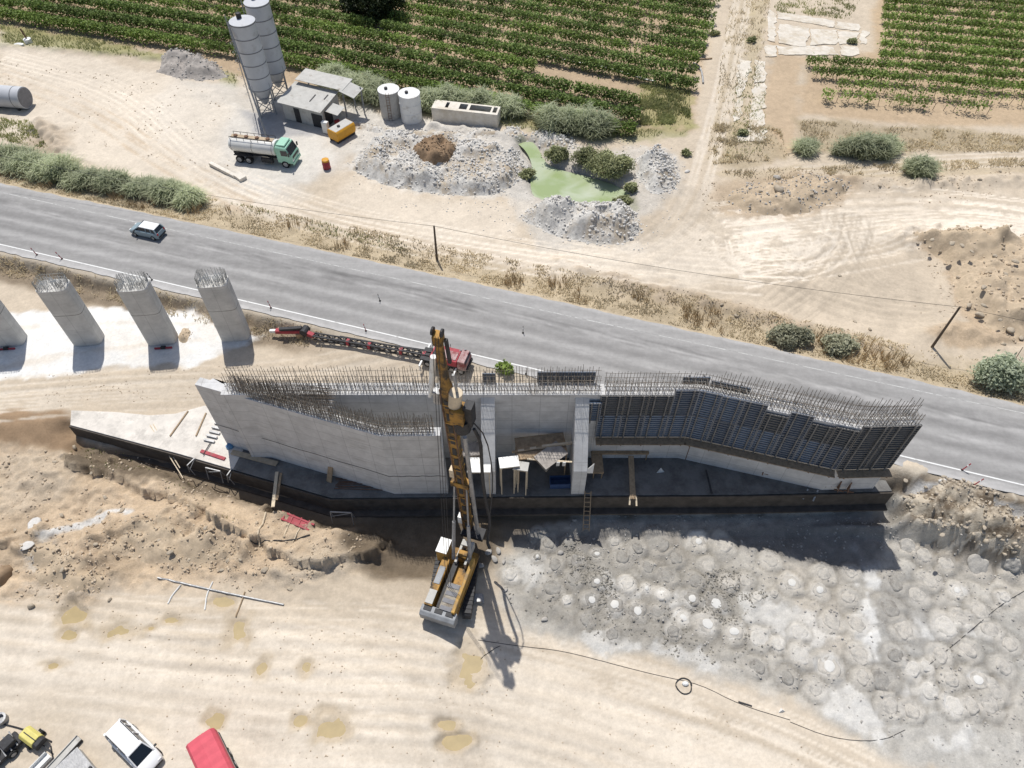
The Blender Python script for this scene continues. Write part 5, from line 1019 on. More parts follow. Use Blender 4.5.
for u,v,s in [(505,590,.3),(560,553,.35),(545,620,.35),(575,520,.3),(489,552,.45),(494,560,.45),(498,551,.4),(480,566,.4),(504,562,.3)]:
    boulder(u,v,s,'grey lump of set grout at the edge of the grey platform','grout lumps on the platform','greystone',-2.2)
# pile heads
def ringmat(name,col,*a,**k):
    m=pm(name,col,*a,**k); nt=m.node_tree; N=nt.nodes; L=nt.links; b=N['Principled BSDF']; src=b.inputs['Base Color'].links[0].from_socket
    tc=N.new('ShaderNodeTexCoord'); w=N.new('ShaderNodeTexWave'); w.wave_type='RINGS'; w.rings_direction='Z'; w.inputs['Scale'].default_value=1.15; w.inputs['Distortion'].default_value=7; w.inputs['Detail'].default_value=4; w.inputs['Detail Scale'].default_value=2.2; L.new(tc.outputs['Object'],w.inputs['Vector'])
    r=N.new('ShaderNodeMapRange'); r.inputs[3].default_value=.95; r.inputs[4].default_value=1.03; L.new(w.outputs['Fac'],r.inputs[0]); v=N.new('ShaderNodeVectorMath'); v.operation='SCALE'; L.new(src,v.inputs[0]); L.new(r.outputs[0],v.inputs['Scale']); L.new(v.outputs[0],b.inputs['Base Color'])
    return m
M['ph']=[ringmat('pale_grout',(.55,.525,.48),.9,.12,1.5,.3,col2=(.43,.41,.37),sc2=1.2,f2=.55),ringmat('grey_grout',(.475,.447,.40),.9,.16,1.5,.3,col2=(.3,.285,.26),sc2=1.,f2=.55),ringmat('dark_grout',(.315,.30,.272),.9,.2,1.5,.4,col2=(.2,.185,.165),sc2=1.,f2=.55)]
def headmesh(seed):
    r=np.random.default_rng(seed); n=36; prof=[(0,.26),(.22,.30),(.34,.2),(.5,.2),(.66,.15),(.8,.17),(.92,.08),(1.0,-.02),(1.08,-.35)]; V=[];Q=[]
    ph=r.random(6)*6.283; am=r.random(6)*np.array([.07,.05,.045,.03,.025,.02])*1.3
    for j,(rr,z) in enumerate(prof):
        for i in range(n):
            a=2*math.pi*i/n; w=1+sum(am[k]*math.sin((k+2)*a+ph[k]) for k in range(6))*(.4+.6*rr)
            V.append((rr*w*math.cos(a),rr*w*math.sin(a),z+float(vn(3*rr*math.cos(a)+5,3*rr*math.sin(a)+5,seed))*.16*(.3+rr)+r.normal()*.014))
    for j in range(len(prof)-1):
        for i in range(n): Q.append((j*n+i,j*n+(i+1)%n,(j+1)*n+(i+1)%n,(j+1)*n+i))
    return np.array(V),np.array(Q)
M['capw']=pm('white_grout',(.60,.59,.56),.9,.1,2.,.2)
HM=[headmesh(s) for s in range(6)]; hp={}
hl={0:'plain whitish round grout column head on the grey platform',1:'plain mid-grey round grout column head on the grey platform',2:'plain dark grey round grout column head on the grey platform'}
import mathutils
for i,(x,y,s,c,cap_,u,v) in enumerate(HEADS):
    k=i%6
    if (k,c) not in hp: V,q=HM[k]; o=hp[(k,c)]=mesh_np('grout_column_head',V,q,M['ph'][c],smooth_=True)
    else: o=hp[(k,c)].copy(); COL.objects.link(o)
    s*=.62; w_=np.arange(8)*.785; pts=ground(x+s*.9*np.cos(w_),y+s*.9*np.sin(w_)); o.location=(x,y,float(np.mean(pts))-.05); o.scale=(s,s*rnd.uniform(.8,1.1),rnd.uniform(.35,.65))
    gx__=float(ground(x+.9*s,y)-ground(x-.9*s,y))/(1.8*s); gy__=float(ground(x,y+.9*s)-ground(x,y-.9*s))/(1.8*s)
    o.rotation_mode='QUATERNION'; o.rotation_quaternion=mathutils.Vector((0,0,1)).rotation_difference(mathutils.Vector((-gx__,-gy__,1)).normalized())@mathutils.Quaternion((0,0,1),rnd.random()*6.28)
    if cap_:
        n_=18; cap=MB().loft([[(q*math.cos(6.283*w/n_)*(1+.07*math.sin(2*6.283*w/n_+i)+.05*math.sin(5*6.283*w/n_+2*i)),q*math.sin(6.283*w/n_)*(1+.07*math.sin(2*6.283*w/n_+i)+.05*math.sin(5*6.283*w/n_)),zc_) for w in range(n_)] for q,zc_ in ((.52,.0),(.48,.34),(.3,.42),(.05,.44))]).build('white_cap',M['capw'],o,smooth_=True)
        hl_='dark' if c==2 else ('mid-grey' if c==1 else 'whitish'); tag(o,f'{hl_} round grout column head with a bright white centre on the platform','grout column',f'{hl_} column heads with white centres')
    else: tag(o,hl[c],'grout column',['whitish column heads','grey column heads','dark column heads'][c])
    o['kind']='thing'
# white powder mound by the rig
heap([(503,560),(520,545),(542,552),(549,575),(535,590),(515,583)],.6,'grout_mound','white mound of dry grout powder beside the rig tracks','white_powder','white_powder',60,.05,.2,zz=-2.3,edge=1.2,step=.16,cat='grout mound') if False else None
# ================================================================ ROADSIDE THINGS
def pole(u,v,u2,v2,label):
    x,y,z=G(u,v,.8); b=(384-v2)/F; h=CH-(C_-b*S_)*y/(S_+b*C_); xt=(u2-512)/F*y/(S_+b*C_)
    t=thing('utility_pole',label,'utility pole',(x,y,z-.1),0,'wooden utility poles along the road'); MB().tube((0,0,0),(xt-x,0,h-z+.1),.15,10,.1).build('pole_shaft',M['stem'],t,smooth_=True); MB().box((xt-x,0,h-z),(.12,.12,.24)).build('insulator',M['dark'],t); return (xt,y,h)
p1_=pole(437,260,434,226,'dark utility pole on the verge above the middle of the road'); p2_=pole(932,347,960,307,'leaning-looking dark utility pole on the dirt near the right edge')
def wire(a,b,sag,name,label):
    pts=[tuple(a[k]+(b[k]-a[k])*t-(sag*4*t*(1-t) if k==2 else 0) for k in range(3)) for t in [i/24 for i in range(25)]]; tag(MB().path(pts,.018,4).build(name,M['dark']),label,'cable')
d_=[p2_[k]-p1_[k] for k in range(3)]
wire(p1_,p2_,.9,'overhead_cable','thin black overhead cable spanning between the two utility poles'); wire(p2_,(p2_[0]+d_[0],p2_[1]+d_[1],p2_[2]),.9,'overhead_cable','thin overhead cable running on past the right pole out of the picture'); wire((p1_[0]-d_[0]*1.05,p1_[1]-d_[1]*1.0,p1_[2]),p1_,.9,'overhead_cable','thin overhead cable running from the middle pole past the left edge')
def marker(u,v,c,lean,label):
    x,y=at(u,v,1.2); t=thing('road_marker',label,'road marker',(x,y,1.2),0,'slim marker posts along the road edge'); col=M['red'] if c=='r' else M['dark']
    MB().box((0,0,.03),(.2,.2,.05)).build('rubber_foot',M['rubber'],t); MB().bar((0,0,.05),(lean,0,1.05),.085,.05).build('post',col,t); MB().bar((lean*.6,0,.66),(lean*.72,0,.79),.14,.07).build('white_band',M['white'],t)
for i,(u,v,c,l) in enumerate([(37,255,'r',-.2),(62,259,'r',-.25),(152,280,'d',-.2),(271,308,'r',-.1),(380,301,'d',-.1),(366,331,'r',-.1),(523,333,'d',0),(451,351,'d',0),(504.5,366,'d',0),(526,374,'d',0),(962,470,'r',.3),(974,485,'r',.35)]):
    side='lying between the lanes' if False else ''
    marker(u,v,c,l,f'{"red" if c=="r" else "dark"} slim marker post, {ORD[i]} from the left along the road' if i not in(4,6) else f'dark slim marker post standing in the lane, {"left" if i==4 else "right"} of the two')
# road works: hoses, cables, pipes
def ground_line(px_,r,name,label,mat,zz=-1.4,cat='hose',n=5,group=None):
    P=smooth([G(u,v,zz)[:2] for u,v in px_],2); pts=[]
    for (x0,y0),(x1,y1) in zip(P,P[1:]):
        k=max(1,int(math.hypot(x1-x0,y1-y0)/.4))
        for i in range(k): pts.append((x0+(x1-x0)*i/k,y0+(y1-y0)*i/k))
    pts=[(x,y,float(ground(x,y))+r) for x,y in pts+[P[-1]]]; return tag(MB().path(pts,r,n).build(name,M[mat]),label,cat,group)
ground_line([(478,640),(520,646),(560,650),(620,666),(660,676),(700,684),(740,705),(790,720)],.022,'hose','long black hose winding over the sand below the grey platform','dark')
ground_line([(790,722),(830,738),(880,742),(905,730)],.022,'hose','black hose end curling along the lower edge of the platform','dark')
ground_line([(480,660),(492,650),(500,646)],.025,'hose','short black hose loop on the sand right of the rig','dark')
ground_line([(925,668),(960,640),(1000,605),(1026,590)],.025,'hose','straight dark hose crossing the platform to the right edge','dark',-2.4)
ground_line([(158,578),(220,592),(284,605)],.085,'steel_pipe','long grey steel pipe lying on the dirt above the puddles','steel',-1.2,'pipe',8)
for i,(p,lb) in enumerate((([(181,585),(172,596),(168,604)],'thin white bent stick lying left under the long grey pipe'),([(213,582),(207,594),(205,610)],'thin white stick lying across the long grey pipe'),([(245,592),(241,604),(236,617)],'thin dark stick lying beside the double puddle'))): ground_line(p,.06,'stick',lb,['white','white','wood'][i],-1.2,'stick')
ground_line([(545,57),(575,63),(610,69),(640,79),(655,82)],.14,'irrigation_pipe','long pale irrigation pipe lying between the vineyard rows','white',.9,'pipe')
ground_line([(693,64),(700,68),(702,75),(703,84)],.16,'bent_pipe','bent pale pipe at the corner of the wide vineyard','steel',.9,'pipe')
ground_line([(696,60),(712,59)],.12,'wooden_beam','weathered beam lying by the corner of the wide vineyard','wood',.9,'beam')
x,y,z=G(684,686,-1.8); mb=MB(); ring=[(x+.62*math.cos(i*.35)*(1+.1*math.sin(i)),y+.62*math.sin(i*.35),float(ground(x,y))+.05+.012*(i//18)) for i in range(38)]; tag(mb.path(ring,.035,6).build('hose_coil',M['dark']),'black coiled hose ring on the sand below the platform','hose coil')
x,y,z=G(690,684,-1.6); tag(MB().loft([[(.28*math.cos(i*.8)*s,.2*math.sin(i*.8)*s,h) for i in range(8)] for s,h in ((1,0),(.95,.18),(.5,.26))]).build('sack',M['white'],loc=(x-.4,y,z)),'small pale sack lying inside the coiled hose','sack')
x,y,z=G(745,704,-1.6); tag(MB().bar((-.5,.16,.05),(.5,-.16,.05),.1,.08).build('plank',M['dark'],loc=(x,y,z)),'short dark plank on the sand below the platform','plank')
x,y,z=G(782,713,-1.6); tag(MB().add([(-.3,0,0),(.3,.1,0),(0,.4,0),(0,.15,.3)],[(0,1,3),(1,2,3),(2,0,3),(2,1,0)]).build('folded_sheet',M['white'],loc=(x,y,z)),'small white folded sheet at the lower edge of the platform','sheet')
# ================================================================ SITE CLUTTER ROUND THE ABUTMENT
def plank(u0,v0,z0,u1,v1,z1,w,h,mat,name,label,cat='plank',group=None):
    a=(*at(u0,v0,z0),z0); b=(*at(u1,v1,z1),z1); return tag(MB().bar((0,0,0),tuple(b[k]-a[k] for k in range(3)),w,h).build(name,M[mat],loc=a),label,cat,group)
plank(170,436,.37,188,411,.37,.12,.1,'wood','plank','dark plank lying left on the pale end of the foundation slab',group='planks on the pale slab end')
plank(196,436,.37,206,413,.37,.12,.1,'wood','plank','dark plank lying right on the pale end of the foundation slab',group='planks on the pale slab end')
plank(150,425,.40,183,478,-.6,.08,.08,'palewood','pole_prop','pale thin pole leaning over the slab edge, left of two','pole','thin poles over the slab edge'); plank(153,424,.40,180,468,-.5,.08,.08,'palewood','pole_prop','pale thin pole leaning over the slab edge, right of two','pole','thin poles over the slab edge')
plank(201,451,.36,225,459,.36,.32,.14,'red','beam','dull red beam lying on the slab edge near the left wing','beam')
plank(203,455,.45,212,440,.45,.07,.07,'dark','rod','dark rod lying under the dull red beam','rod')
def ladder(u0,v0,z0,u1,v1,z1,w,n,mat,label):
    a=np.array((*at(u0,v0,z0),z0)); b=np.array((*at(u1,v1,z1),z1)); d=(b-a); sd=np.array((-d[1],d[0],0)); sd=sd/(np.linalg.norm(sd)+1e-6)
    if np.linalg.norm(d[:2])<.6: sd=np.array((1,0,0))
    t=thing('ladder',label,'ladder',tuple(a)); 
    for s in (-1,1): MB().bar(tuple(sd*s*w/2),tuple(d+sd*s*w/2),.07).build('rail',M[mat],t)
    mb=MB()
    for i in range(n): p=d*(i+.5)/n; mb.bar(tuple(p-sd*w/2),tuple(p+sd*w/2),.055)
    o=mb.build('rungs',M[mat],t); o['kind']='stuff'
ladder(586,531,-2.2,588,491,.9,.55,9,'wood','wooden ladder leaning on the slab edge below the right buttress')
# white stacked trestle at the left wing foot
x,y=at(215,433,.3); t=thing('steel_pallet_stack','small stack of pale steel bars at the foot of the left wing','steel bars',(x,y,.3),R(-15))
for k in range(5): MB().box((0,-1.0+k*.5,.12+.04*(k%2)),(1.1,.22,.16)).build('bar',M['steel'],t)
x,y=at(230,447,.3); tag(MB().loft([[(.35*math.cos(i*.8)*s,.3*math.sin(i*.8)*s,h) for i in range(8)] for s,h in ((1,0),(1.05,.2),(.6,.4))]).build('blue_bag',M['navy2'] if 'navy2' in M else pm('blue_plastic',(.10,.24,.42),.4,.15,3),loc=(x,y,.3)),'blue plastic bag at the lower corner of the left wing','bag')
plank(232,452,.4,277,464,.4,.5,.14,'ply','plank','wide plywood plank lying against the foot of the left wing')
plank(277,472,.38,273,507,.5,.3,.12,'palewood','plank','long yellowish plank bridging from slab to dirt'); plank(281,473,.4,277,500,.4,.2,.1,'wood','plank','thinner brown plank beside the long yellowish plank')
plank(329,482,.35,331,463,2.2,.5,.1,'wood','board','brown board leaning on the left wing wall','board')
x,y=at(362,484,.3); t=thing('rebar_bundle','tangled dark steel bars on the slab below the left wing','steel bars',(x,y,.3))
for k in range(9): MB().bar((-2.6+.5*rnd.random(),-.5+.13*k,.05),(2.4+.5*rnd.random(),-.6+.13*k+rnd.uniform(-.5,.5),.08+.25*rnd.random()),.05).build('bar',M['rust'],t)
def trestle(u,v,z,w,h,rz,label,mat='steel'):
    x,y=at(u,v,z); t=thing('trestle',label,'trestle',(x,y,z),rz,'steel trestles along the slab edge')
    for s in (-1,1):
        for e in (-.35,.35): MB().bar((s*w/2,e,0),(s*w/2,0,h),.06).build('leg',M[mat],t)
    MB().bar((-w/2,0,h),(w/2,0,h),.09).build('top_rail',M[mat],t); MB().bar((-w/2,0,h*.5),(w/2,0,h*.95),.045).build('brace',M[mat],t)
trestle(218,478,-1.0,1.5,1.5,R(-15),'steel trestle standing in the dirt below the red beam'); trestle(344,521,-1.7,1.9,1.6,R(-3),'steel trestle in the wall shade below the left wing'); trestle(196,470,-.9,.9,1.4,R(60),'narrow steel trestle left of the red beam'); trestle(234,480,-1.1,.8,1.4,R(70),'narrow steel trestle in the shade right of the red beam')
# red steel frame and sticks by the trench
x,y,z=G(297,522,-1); t=thing('crushed_steel_frame','crushed red steel frame lying on the dirt edge below the slab','steel frame',(x,y,z+.4),R(-20))
MB().bar((-1.6,.3,.1),(1.8,.1,.15),.16).build('rail',M['red'],t); MB().bar((-1.3,-.35,.1),(1.6,-.5,.12),.16).build('rail',M['red'],t); mb=MB().box((.2,-.1,.1),(1.9,.5,.1)); mb.build('plate',M['red'],t)
for k in range(4): MB().bar((-1.2+.8*k,.35,.16),(-1.1+.8*k,-.45,.16),.1).build('crossbar',M['red'],t)
for i,(p,lb) in enumerate((([(267,510),(262,526),(256,540)],'long pale stick lying on the dirt left of the red frame'),([(290,523),(286,531),(284,538)],'short pale stick below the red frame, left'),([(300,528),(296,536),(293,542)],'short pale stick below the red frame, right'),([(250,540),(290,541),(310,535)],'thin dark bar lying among sticks under the red frame'))): ground_line(p,.075 if i==0 else .055,'stick',lb,['palewood','palewood','palewood','dark'][i],-1.,'stick')
# scaffold deck between the buttresses
def table(u,v,z,w,d,rz,label,mat,legs='palewood',thick=.08,name='work_table',cat='work table',base=.3,grp='work tables between the buttresses'):
    x,y=at(u,v,z); t=thing(name,label,cat,(x,y,base),R(rz),grp); h=z-base
    MB().box((0,0,h),(w,d,thick)).build('table_top',M[mat],t)
    for sx in (-1,1):
        for sy in (-1,1): MB().bar((sx*(w/2-.12),sy*(d/2-.12),0),(sx*(w/2-.12),sy*(d/2-.12),h-thick/2),.09).build('leg',M[legs],t)
    for sy in (-1,1): MB().bar((-w/2,sy*(d/2-.06),h-.12),(w/2,sy*(d/2-.06),h-.12),.08).build('rail',M[legs],t)
table(509,462,4.8,1.7,1.1,8,'small white-topped table between the buttresses, nearest the left one','white')
table(521,466,4.5,1.3,.9,-10,'grey-topped table touching the white-topped table','zinc')
table(541,446,4.4,4.4,2.3,8,'wide rough timber work deck between the buttresses','wood','wood',.1,'work_deck','work deck')
x,y=at(551,455,4.6); t=thing('metal_sheet','speckled grey metal sheet lying tilted on the timber deck','metal sheet',(x,y,4.55),R(40)); MB().box((0,0,.05),(2.6,1.6,.04),0,R(5)).build('sheet',M['greyrub'],t)
x,y=at(546,466,4.2); t=thing('metal_sheet','triangular brown sheet hanging off the front of the timber deck','metal sheet',(x,y,4.0)); MB().add([(-.9,.5,.35),(.95,.6,.35),(0,-.5,.0),(-.9,.5,.39),(.95,.6,.39),(0,-.5,.04)],[(2,1,0),(3,4,5),(0,1,4,3),(1,2,5,4),(2,0,3,5)]).build('sheet',M['ply'],t)
for k in range(6):
    a=(*at(512+6*k,452-1.2*k,4.55+.03*k),4.55+.03*k); tag(MB().bar((0,0,0),(3.0+.2*k,.5,.05),.2,.09).build('plank',M['palewood' if k%2 else 'wood'],loc=a),'loose plank in the pile on the timber deck','plank','planks on the timber deck')
for i,(u,lb) in enumerate(((558,'left'),(564,'right'))):
    x,y=at(u,464,4.2); tag(MB().box((0,0,.5),(.28,.06,1.0),0,R(15)).build('white_board',M['white'],loc=(x,y,3.7)),f'short white board propped before the deck, {lb} of two','board','white boards before the deck')
plank(527,459,4.5,572,462,4.5,.14,.1,'palewood','rail','long pale rail along the front of the timber deck','rail')
x,y=at(560,484,.3); t=thing('blue_container','blue open bin on the slab left of the right buttress','bin',(x,y,.3),R(2)); MB().box((0,-.45,.35),(1.9,.06,.7)).box((0,.45,.35),(1.9,.06,.7)).box((-.92,0,.35),(.06,.84,.7)).box((.92,0,.35),(.06,.84,.7)).box((0,0,.03),(1.78,.84,.06)).build('bin_body',pm('blue_bin_paint',(.05,.09,.19),.6,.2,2),t)
# objects left of left buttress (behind mast)
table(479,465,4.6,2.0,1.5,0,'white-topped table behind the rig mast, left of the left buttress','white')
table(473,449,4.6,2.2,1.4,4,'speckled grey table behind the rig mast','greyrub')
# right bay
plank(631,456,1.5,633,499,.55,.5,.1,'wood','gangplank','brown gangplank running out over the slab edge in the right bay'); plank(630,496,.5,629.5,505,.2,.14,.12,'palewood','pale_post','pale end post of the gangplank, left','post','pale posts at the gangplank end'); plank(636,496,.5,636.5,506,.2,.14,.12,'palewood','pale_post','pale end post of the gangplank, right','post','pale posts at the gangplank end')
x,y=at(589,472,3.8); tag(MB().add([(-.5,0,0),(.35,0,0),(.35,0,1.5),(-.5,.06,0),(.35,.06,0),(.35,.06,1.5)],[(0,1,2),(5,4,3),(0,3,4,1),(1,4,5,2),(2,5,3,0)]).build('white_offcut',M['white'],loc=(x,y,3.6)),'white triangular board propped beside the right buttress','board')
table(620,448,1.5,5.2,1.3,0,'long low timber staging along the wall in the right bay','wood','wood',.1,'staging','staging',grp='timber stagings in the right bay'); table(597,458,1.4,1.0,3.2,0,'narrow timber staging standing against the right buttress','wood','wood',.1,'staging','staging',grp='timber stagings in the right bay')
x,y=at(695,460,.3); t=thing('scaffold_frame','rusty ladder-like scaffold frame against the wall in the right bay','scaffold',(x,y,.3),R(-3))
for s in (-.9,.9):
    MB().bar((s,0,0),(s,0,2.6),.07).build('post',M['rust'],t)
for k in range(5): MB().bar((-.9,0,.3+k*.5),(.9,0,.3+k*.5),.05).build('rung',M['rust'],t)
plank(706,470,.8,712,494,.6,.14,.1,'dark','prop','dark prop leaning down over the slab edge in the right bay','prop')
x,y=at(660,473,.3); tag(MB().add([(-.3,0,0),(.4,.1,0),(0,.1,.7),(-.3,.05,0),(.4,.15,0),(0,.15,.7)],[(0,1,2),(5,4,3),(0,3,4,1),(1,4,5,2),(2,5,3,0)]).build('sheet_scrap',M['white'],loc=(x,y,.3)),'pale scrap of sheet on the shaded slab in the right bay','sheet')
for i,(u0,v0,u1,v1) in enumerate(((803,499,808,489),(813,501,818,490))): plank(u0,v0,-.4,u1,v1,.4,.13,.1,'steel','prop',f'pale prop against the slab side near its right end, {["left","right"][i]} of two','prop','props against the slab side')
for i,(u,v) in enumerate(((802,476),(826,482),(838,487),(848,488),(763,470),(740,463))):
    x,y=at(u,v,.9); t=thing('rusty_bracket',f'rusty bracket hanging low on the right wing wall, {ORD[i]} from the right bend' if False else f'rusty formwork bracket on the foot of the slanting right wing, {["nearest its middle","third from the end","second from the end","closest to the end","second from the bend","closest to the bend"][i]}','bracket',(x,y,.5),R(-17),'rusty brackets on the right wing foot')
    MB().bar((0,0,1.1),(0,-.5,.3),.09).build('strut',M['rust'],t); MB().bar((0,0,.2),(0,0,1.3),.1).build('upright',M['rust'],t); MB().bar((-.3,-.3,.35),(.5,-.3,.35),.1).build('crossbar',M['rust'],t)
x,y=at(872,478,.3); plank(868,487,.3,881,463,3.6,.12,.1,'rust','prop','rusty prop leaning on the right end of the wall','prop')
x,y=at(60,349,.1)
for i,(u,v) in enumerate(((163,348),(6,349))):
    x,y=at(u,v,.05); t=thing('red_clamp',f'red steel clamp lying at the foot of the {"pier beside the tan heap" if i==0 else "cut-off pier"}','clamp',(x+.1,y-.1,.06),R(5)); MB().bar((-.9,0,.1),(.9,0,.1),.16).build('arm',M['red'],t); MB().box((0,.05,.14),(.5,.3,.22)).build('joint',M['dark'],t)
x,y=at(228,345,.05); 
plank(160,362,.05,240,362,.05,.04,.04,'dark','cable','thin dark cable crossing the white pad in front of the piers','cable') if False else None
# ================================================================ VEHICLES
M['chrome']=pm('lamp_glass',(.7,.7,.68),.15,.05,1,0,spec=.6); M['redlamp']=pm('tail_lamp',(.4,.02,.02),.2,.1,1,0)
def wheel(t,x,y,r,w,side,mat='rubber'):
    o=MB().tube((x,y-w/2,r),(x,y+w/2,r),r,18).build('wheel',M['rubber'],t,smooth_=True)
    yo=y+side*w/2; MB().tube((x,yo-.01*side,r),(x,yo+.025*side,r),r*.6,12).build('rim',M['steel'],o)
def car(loc,rz,label,paint,roofp,L=4.05,W=1.72,H=1.47,hood=1.0,rear=.25,group=None,rails=False,cat='car'):
    t=thing('parked_car' if rails else 'passing_car',label,cat,loc,rz,group); hl=L/2; hw=W/2
    S=[(-hl,.84,.78),(-hl+.08,.95,.95),(-hl+.8,1.,1.0),(hl-1.55,1.,.98),(hl-hood+.05,.99,.95),(hl-.35,.93,.82),(hl-.08,.84,.68),(hl,.72,.6)]
    MB().loft([[(x,-hw*k*.95,.26),(x,-hw*k,.5),(x,-hw*k*.985,zt-.1),(x,-hw*k*.86,zt),(x,hw*k*.86,zt),(x,hw*k*.985,zt-.1),(x,hw*k,.5),(x,hw*k*.95,.26)] for x,k,zt in S]).build('body',M[paint],t,smooth_=True,bevel=.03)
    x0,x1=-hl+.1,hl-hood+.12; tx0,tx1=-hl+rear+.12,hl-hood-.62; b=hw*.86; tp=hw*.70; z0=.93; z1=H-.04
    MB().loft([[(x0,-b,z0),(x1,-b*.96,z0),(x1,b*.96,z0),(x0,b,z0)],[(tx0,-tp,z1),(tx1,-tp*.97,z1),(tx1,tp*.97,z1),(tx0,tp,z1)]]).build('windows',M['glass'],t,bevel=.02)
    MB().loft([[(tx0-.05,-tp-.03,z1-.03),(tx1+.06,-tp-.02,z1-.03),(tx1+.06,tp+.02,z1-.03),(tx0-.05,tp+.03,z1-.03)],[(tx0,-tp+.02,z1+.045),(tx1,-tp+.04,z1+.045),(tx1,tp-.04,z1+.045),(tx0,tp-.02,z1+.045)]]).build('roof',M[roofp],t,bevel=.03,smooth_=True)
    mb=MB()
    for s in (-1,1):
        mb.bar((x1,s*b*.95,z0),(tx1,s*tp*.97,z1),.09).bar((x0,s*b,z0),(tx0,s*tp,z1),.14); xm=(x0+x1)/2-.1; mb.bar((xm,s*(b-.005),z0),(xm-.05,s*(tp+.01),z1),.09)
        mb.bar((x0+.7,s*(b-.005),z0),(tx0+.55,s*(tp+.01),z1),.1)
    mb.build('pillars',M[paint],t)
    for s in (-1,1):
        for xx in (-hl+.75,hl-.8): wheel(t,xx,s*(hw-.1),.31,.2,s)
        MB().box((hl-.16,s*hw*.62,.66),(.22,.3,.13)).build('headlight',M['chrome'],t,bevel=.02); MB().box((-hl+.03,s*hw*.74,.82),(.08,.16,.26)).build('tail_light',M['redlamp'],t); MB().box((x1-.15,s*(hw+.09),.98),(.12,.2,.13)).build('mirror',M['dark'],t)
        if rails: MB().bar((tx0+.15,s*(tp-.02),z1+.1),(tx1-.25,s*(tp-.02),z1+.1),.05).build('roof_rail',M['dark'],t)
    MB().box((hl-.02,0,.4),(.1,W*.72,.2)).build('front_bumper',M['dark'],t,bevel=.02); MB().box((-hl+.0,0,.42),(.1,W*.78,.2)).build('rear_bumper',M['dark'],t,bevel=.02)
    return t
M['carblue']=pm('grey_blue_car_paint',(.25,.32,.35),.3,.05,.5,0,spec=.5); M['carwhite']=pm('white_car_paint',(.78,.78,.77),.3,.03,.5,0,spec=.5)
x,y=at(149,234,1.2); car((x,y,1.205),R(180-17),'grey-blue hatchback with a white roof driving on the road','carblue','carwhite')
x,y,z=G(139,750,-1.2); car((x,y,z),R(-35),'white estate car with dark windscreen and roof rails parked at the bottom left','carwhite','carwhite',L=4.3,W=1.78,H=1.72,hood=.95,rear=.0,rails=True)
# tanker truck
M['mint']=pm('mint_green_cab_paint',(.33,.58,.44),.4,.08,1); M['tankw']=pm('off_white_tank',(.72,.71,.67),.35,.08,.8,.03,col2=(.5,.42,.3),sc2=.7,f2=.64)
xa,ya,za=G(233,160,.8); xb,yb,_=G(300,168,.8); t=thing('tanker_truck','cement tanker truck with mint green cab and long white tank on the pale yard','tanker truck',((xa+xb)/2,(ya+yb)/2+.9,za),math.atan2(yb-ya,xb-xa))
MB().box((-.3,0,.95),(8.2,.9,.3)).build('chassis',M['dark'],t)
MB().loft([[(x,1.22*math.cos(a)*s,2.2+1.0*math.sin(a)*s) for a in [2*math.pi*i/24 for i in range(24)]] for x,s in ((-4.5,.55),(-4.42,.9),(-4.2,1),(1.75,1),(1.95,.9),(2.0,.55))]).build('tank',M['tankw'],t,smooth_=True)
for xx in (-4.1,-1.2,1.6): MB().loft([[(xx+d,1.235*math.cos(a),2.2+1.015*math.sin(a)) for a in [2*math.pi*i/24 for i in range(24)]] for d in (0,.09)]).build('tank_band',M['steel'],t,smooth_=True)
MB().box((-1.3,0,3.2),(5.9,.75,.06)).build('walkway',M['tansoil'],t); mb=MB()
for s in (-.62,.62):
    mb.bar((-4.2,s,3.45),(1.7,s,3.45),.05)
    for k in range(7): mb.bar((-4.2+k*.983,s,3.05),(-4.2+k*.983,s,3.45),.045)
mb.build('guard_rail',M['dark'],t)
for k in range(4): MB().lathe([(.27,3.2),(.27,3.38),(.1,3.42)],12,(-3.6+k*1.5,0,0)).build('manhole',M['rust'],t)
cab=MB(); cab.loft([[(x,-1.2,.75),(x,-1.24,1.5),(x,-1.2,zt-.15),(x,-1.05,zt),(x,1.05,zt),(x,1.2,zt-.15),(x,1.24,1.5),(x,1.2,.75)] for x,zt in ((2.25,2.95),(2.35,3.05),(3.7,2.95),(4.15,1.95),(4.28,1.8),(4.3,1.2))]); cab.build('cab',M['mint'],t,smooth_=True,bevel=.04)
MB().add([(3.79,-1.04,2.83),(3.79,1.04,2.83),(4.21,1.1,1.95),(4.21,-1.1,1.95),(3.72,-1.04,2.80),(3.72,1.04,2.80),(4.12,1.1,1.92),(4.12,-1.1,1.92)],[(3,2,1,0),(4,5,6,7),(0,1,5,4),(1,2,6,5),(2,3,7,6),(3,0,4,7)]).build('windscreen',M['glass'],t)
for s in (-1,1): MB().box((3.35,s*1.215,2.2),(.9,.05,.75)).build('side_window',M['glass'],t); MB().box((4.1,s*1.42,2.2),(.12,.22,.5)).build('mirror',M['dark'],t); MB().box((4.31,s*.85,1.1),(.06,.4,.2)).build('headlight',M['chrome'],t)
MB().box((2.95,0,3.13),(1.2,1.9,.22)).build('roof_fairing',M['mint'],t,bevel=.08); MB().box((4.33,0,.72),(.14,2.35,.35)).build('bumper',M['mint'],t,bevel=.03); MB().box((4.31,0,1.5),(.05,1.7,.3)).build('grille',M['dark'],t)
for s in (-1,1):
    for xx in (-3.3,-2.0,3.2): wheel(t,xx,s*1.05,.52,.34 if xx>0 else .5,s)
    MB().box((-2.65,s*1.05,1.13),(2.6,.52,.05)).build('mudguard',M['dark'],t); MB().box((.6,s*1.0,.75),(1.6,.4,.6)).build('side_box',M['dark'],t,bevel=.03)
M['pinkw']=pm('faded_pinkish_paint',(.45,.33,.32),.6,.2,1.5,col2=(.22,.06,.06),sc2=.9,f2=.5)
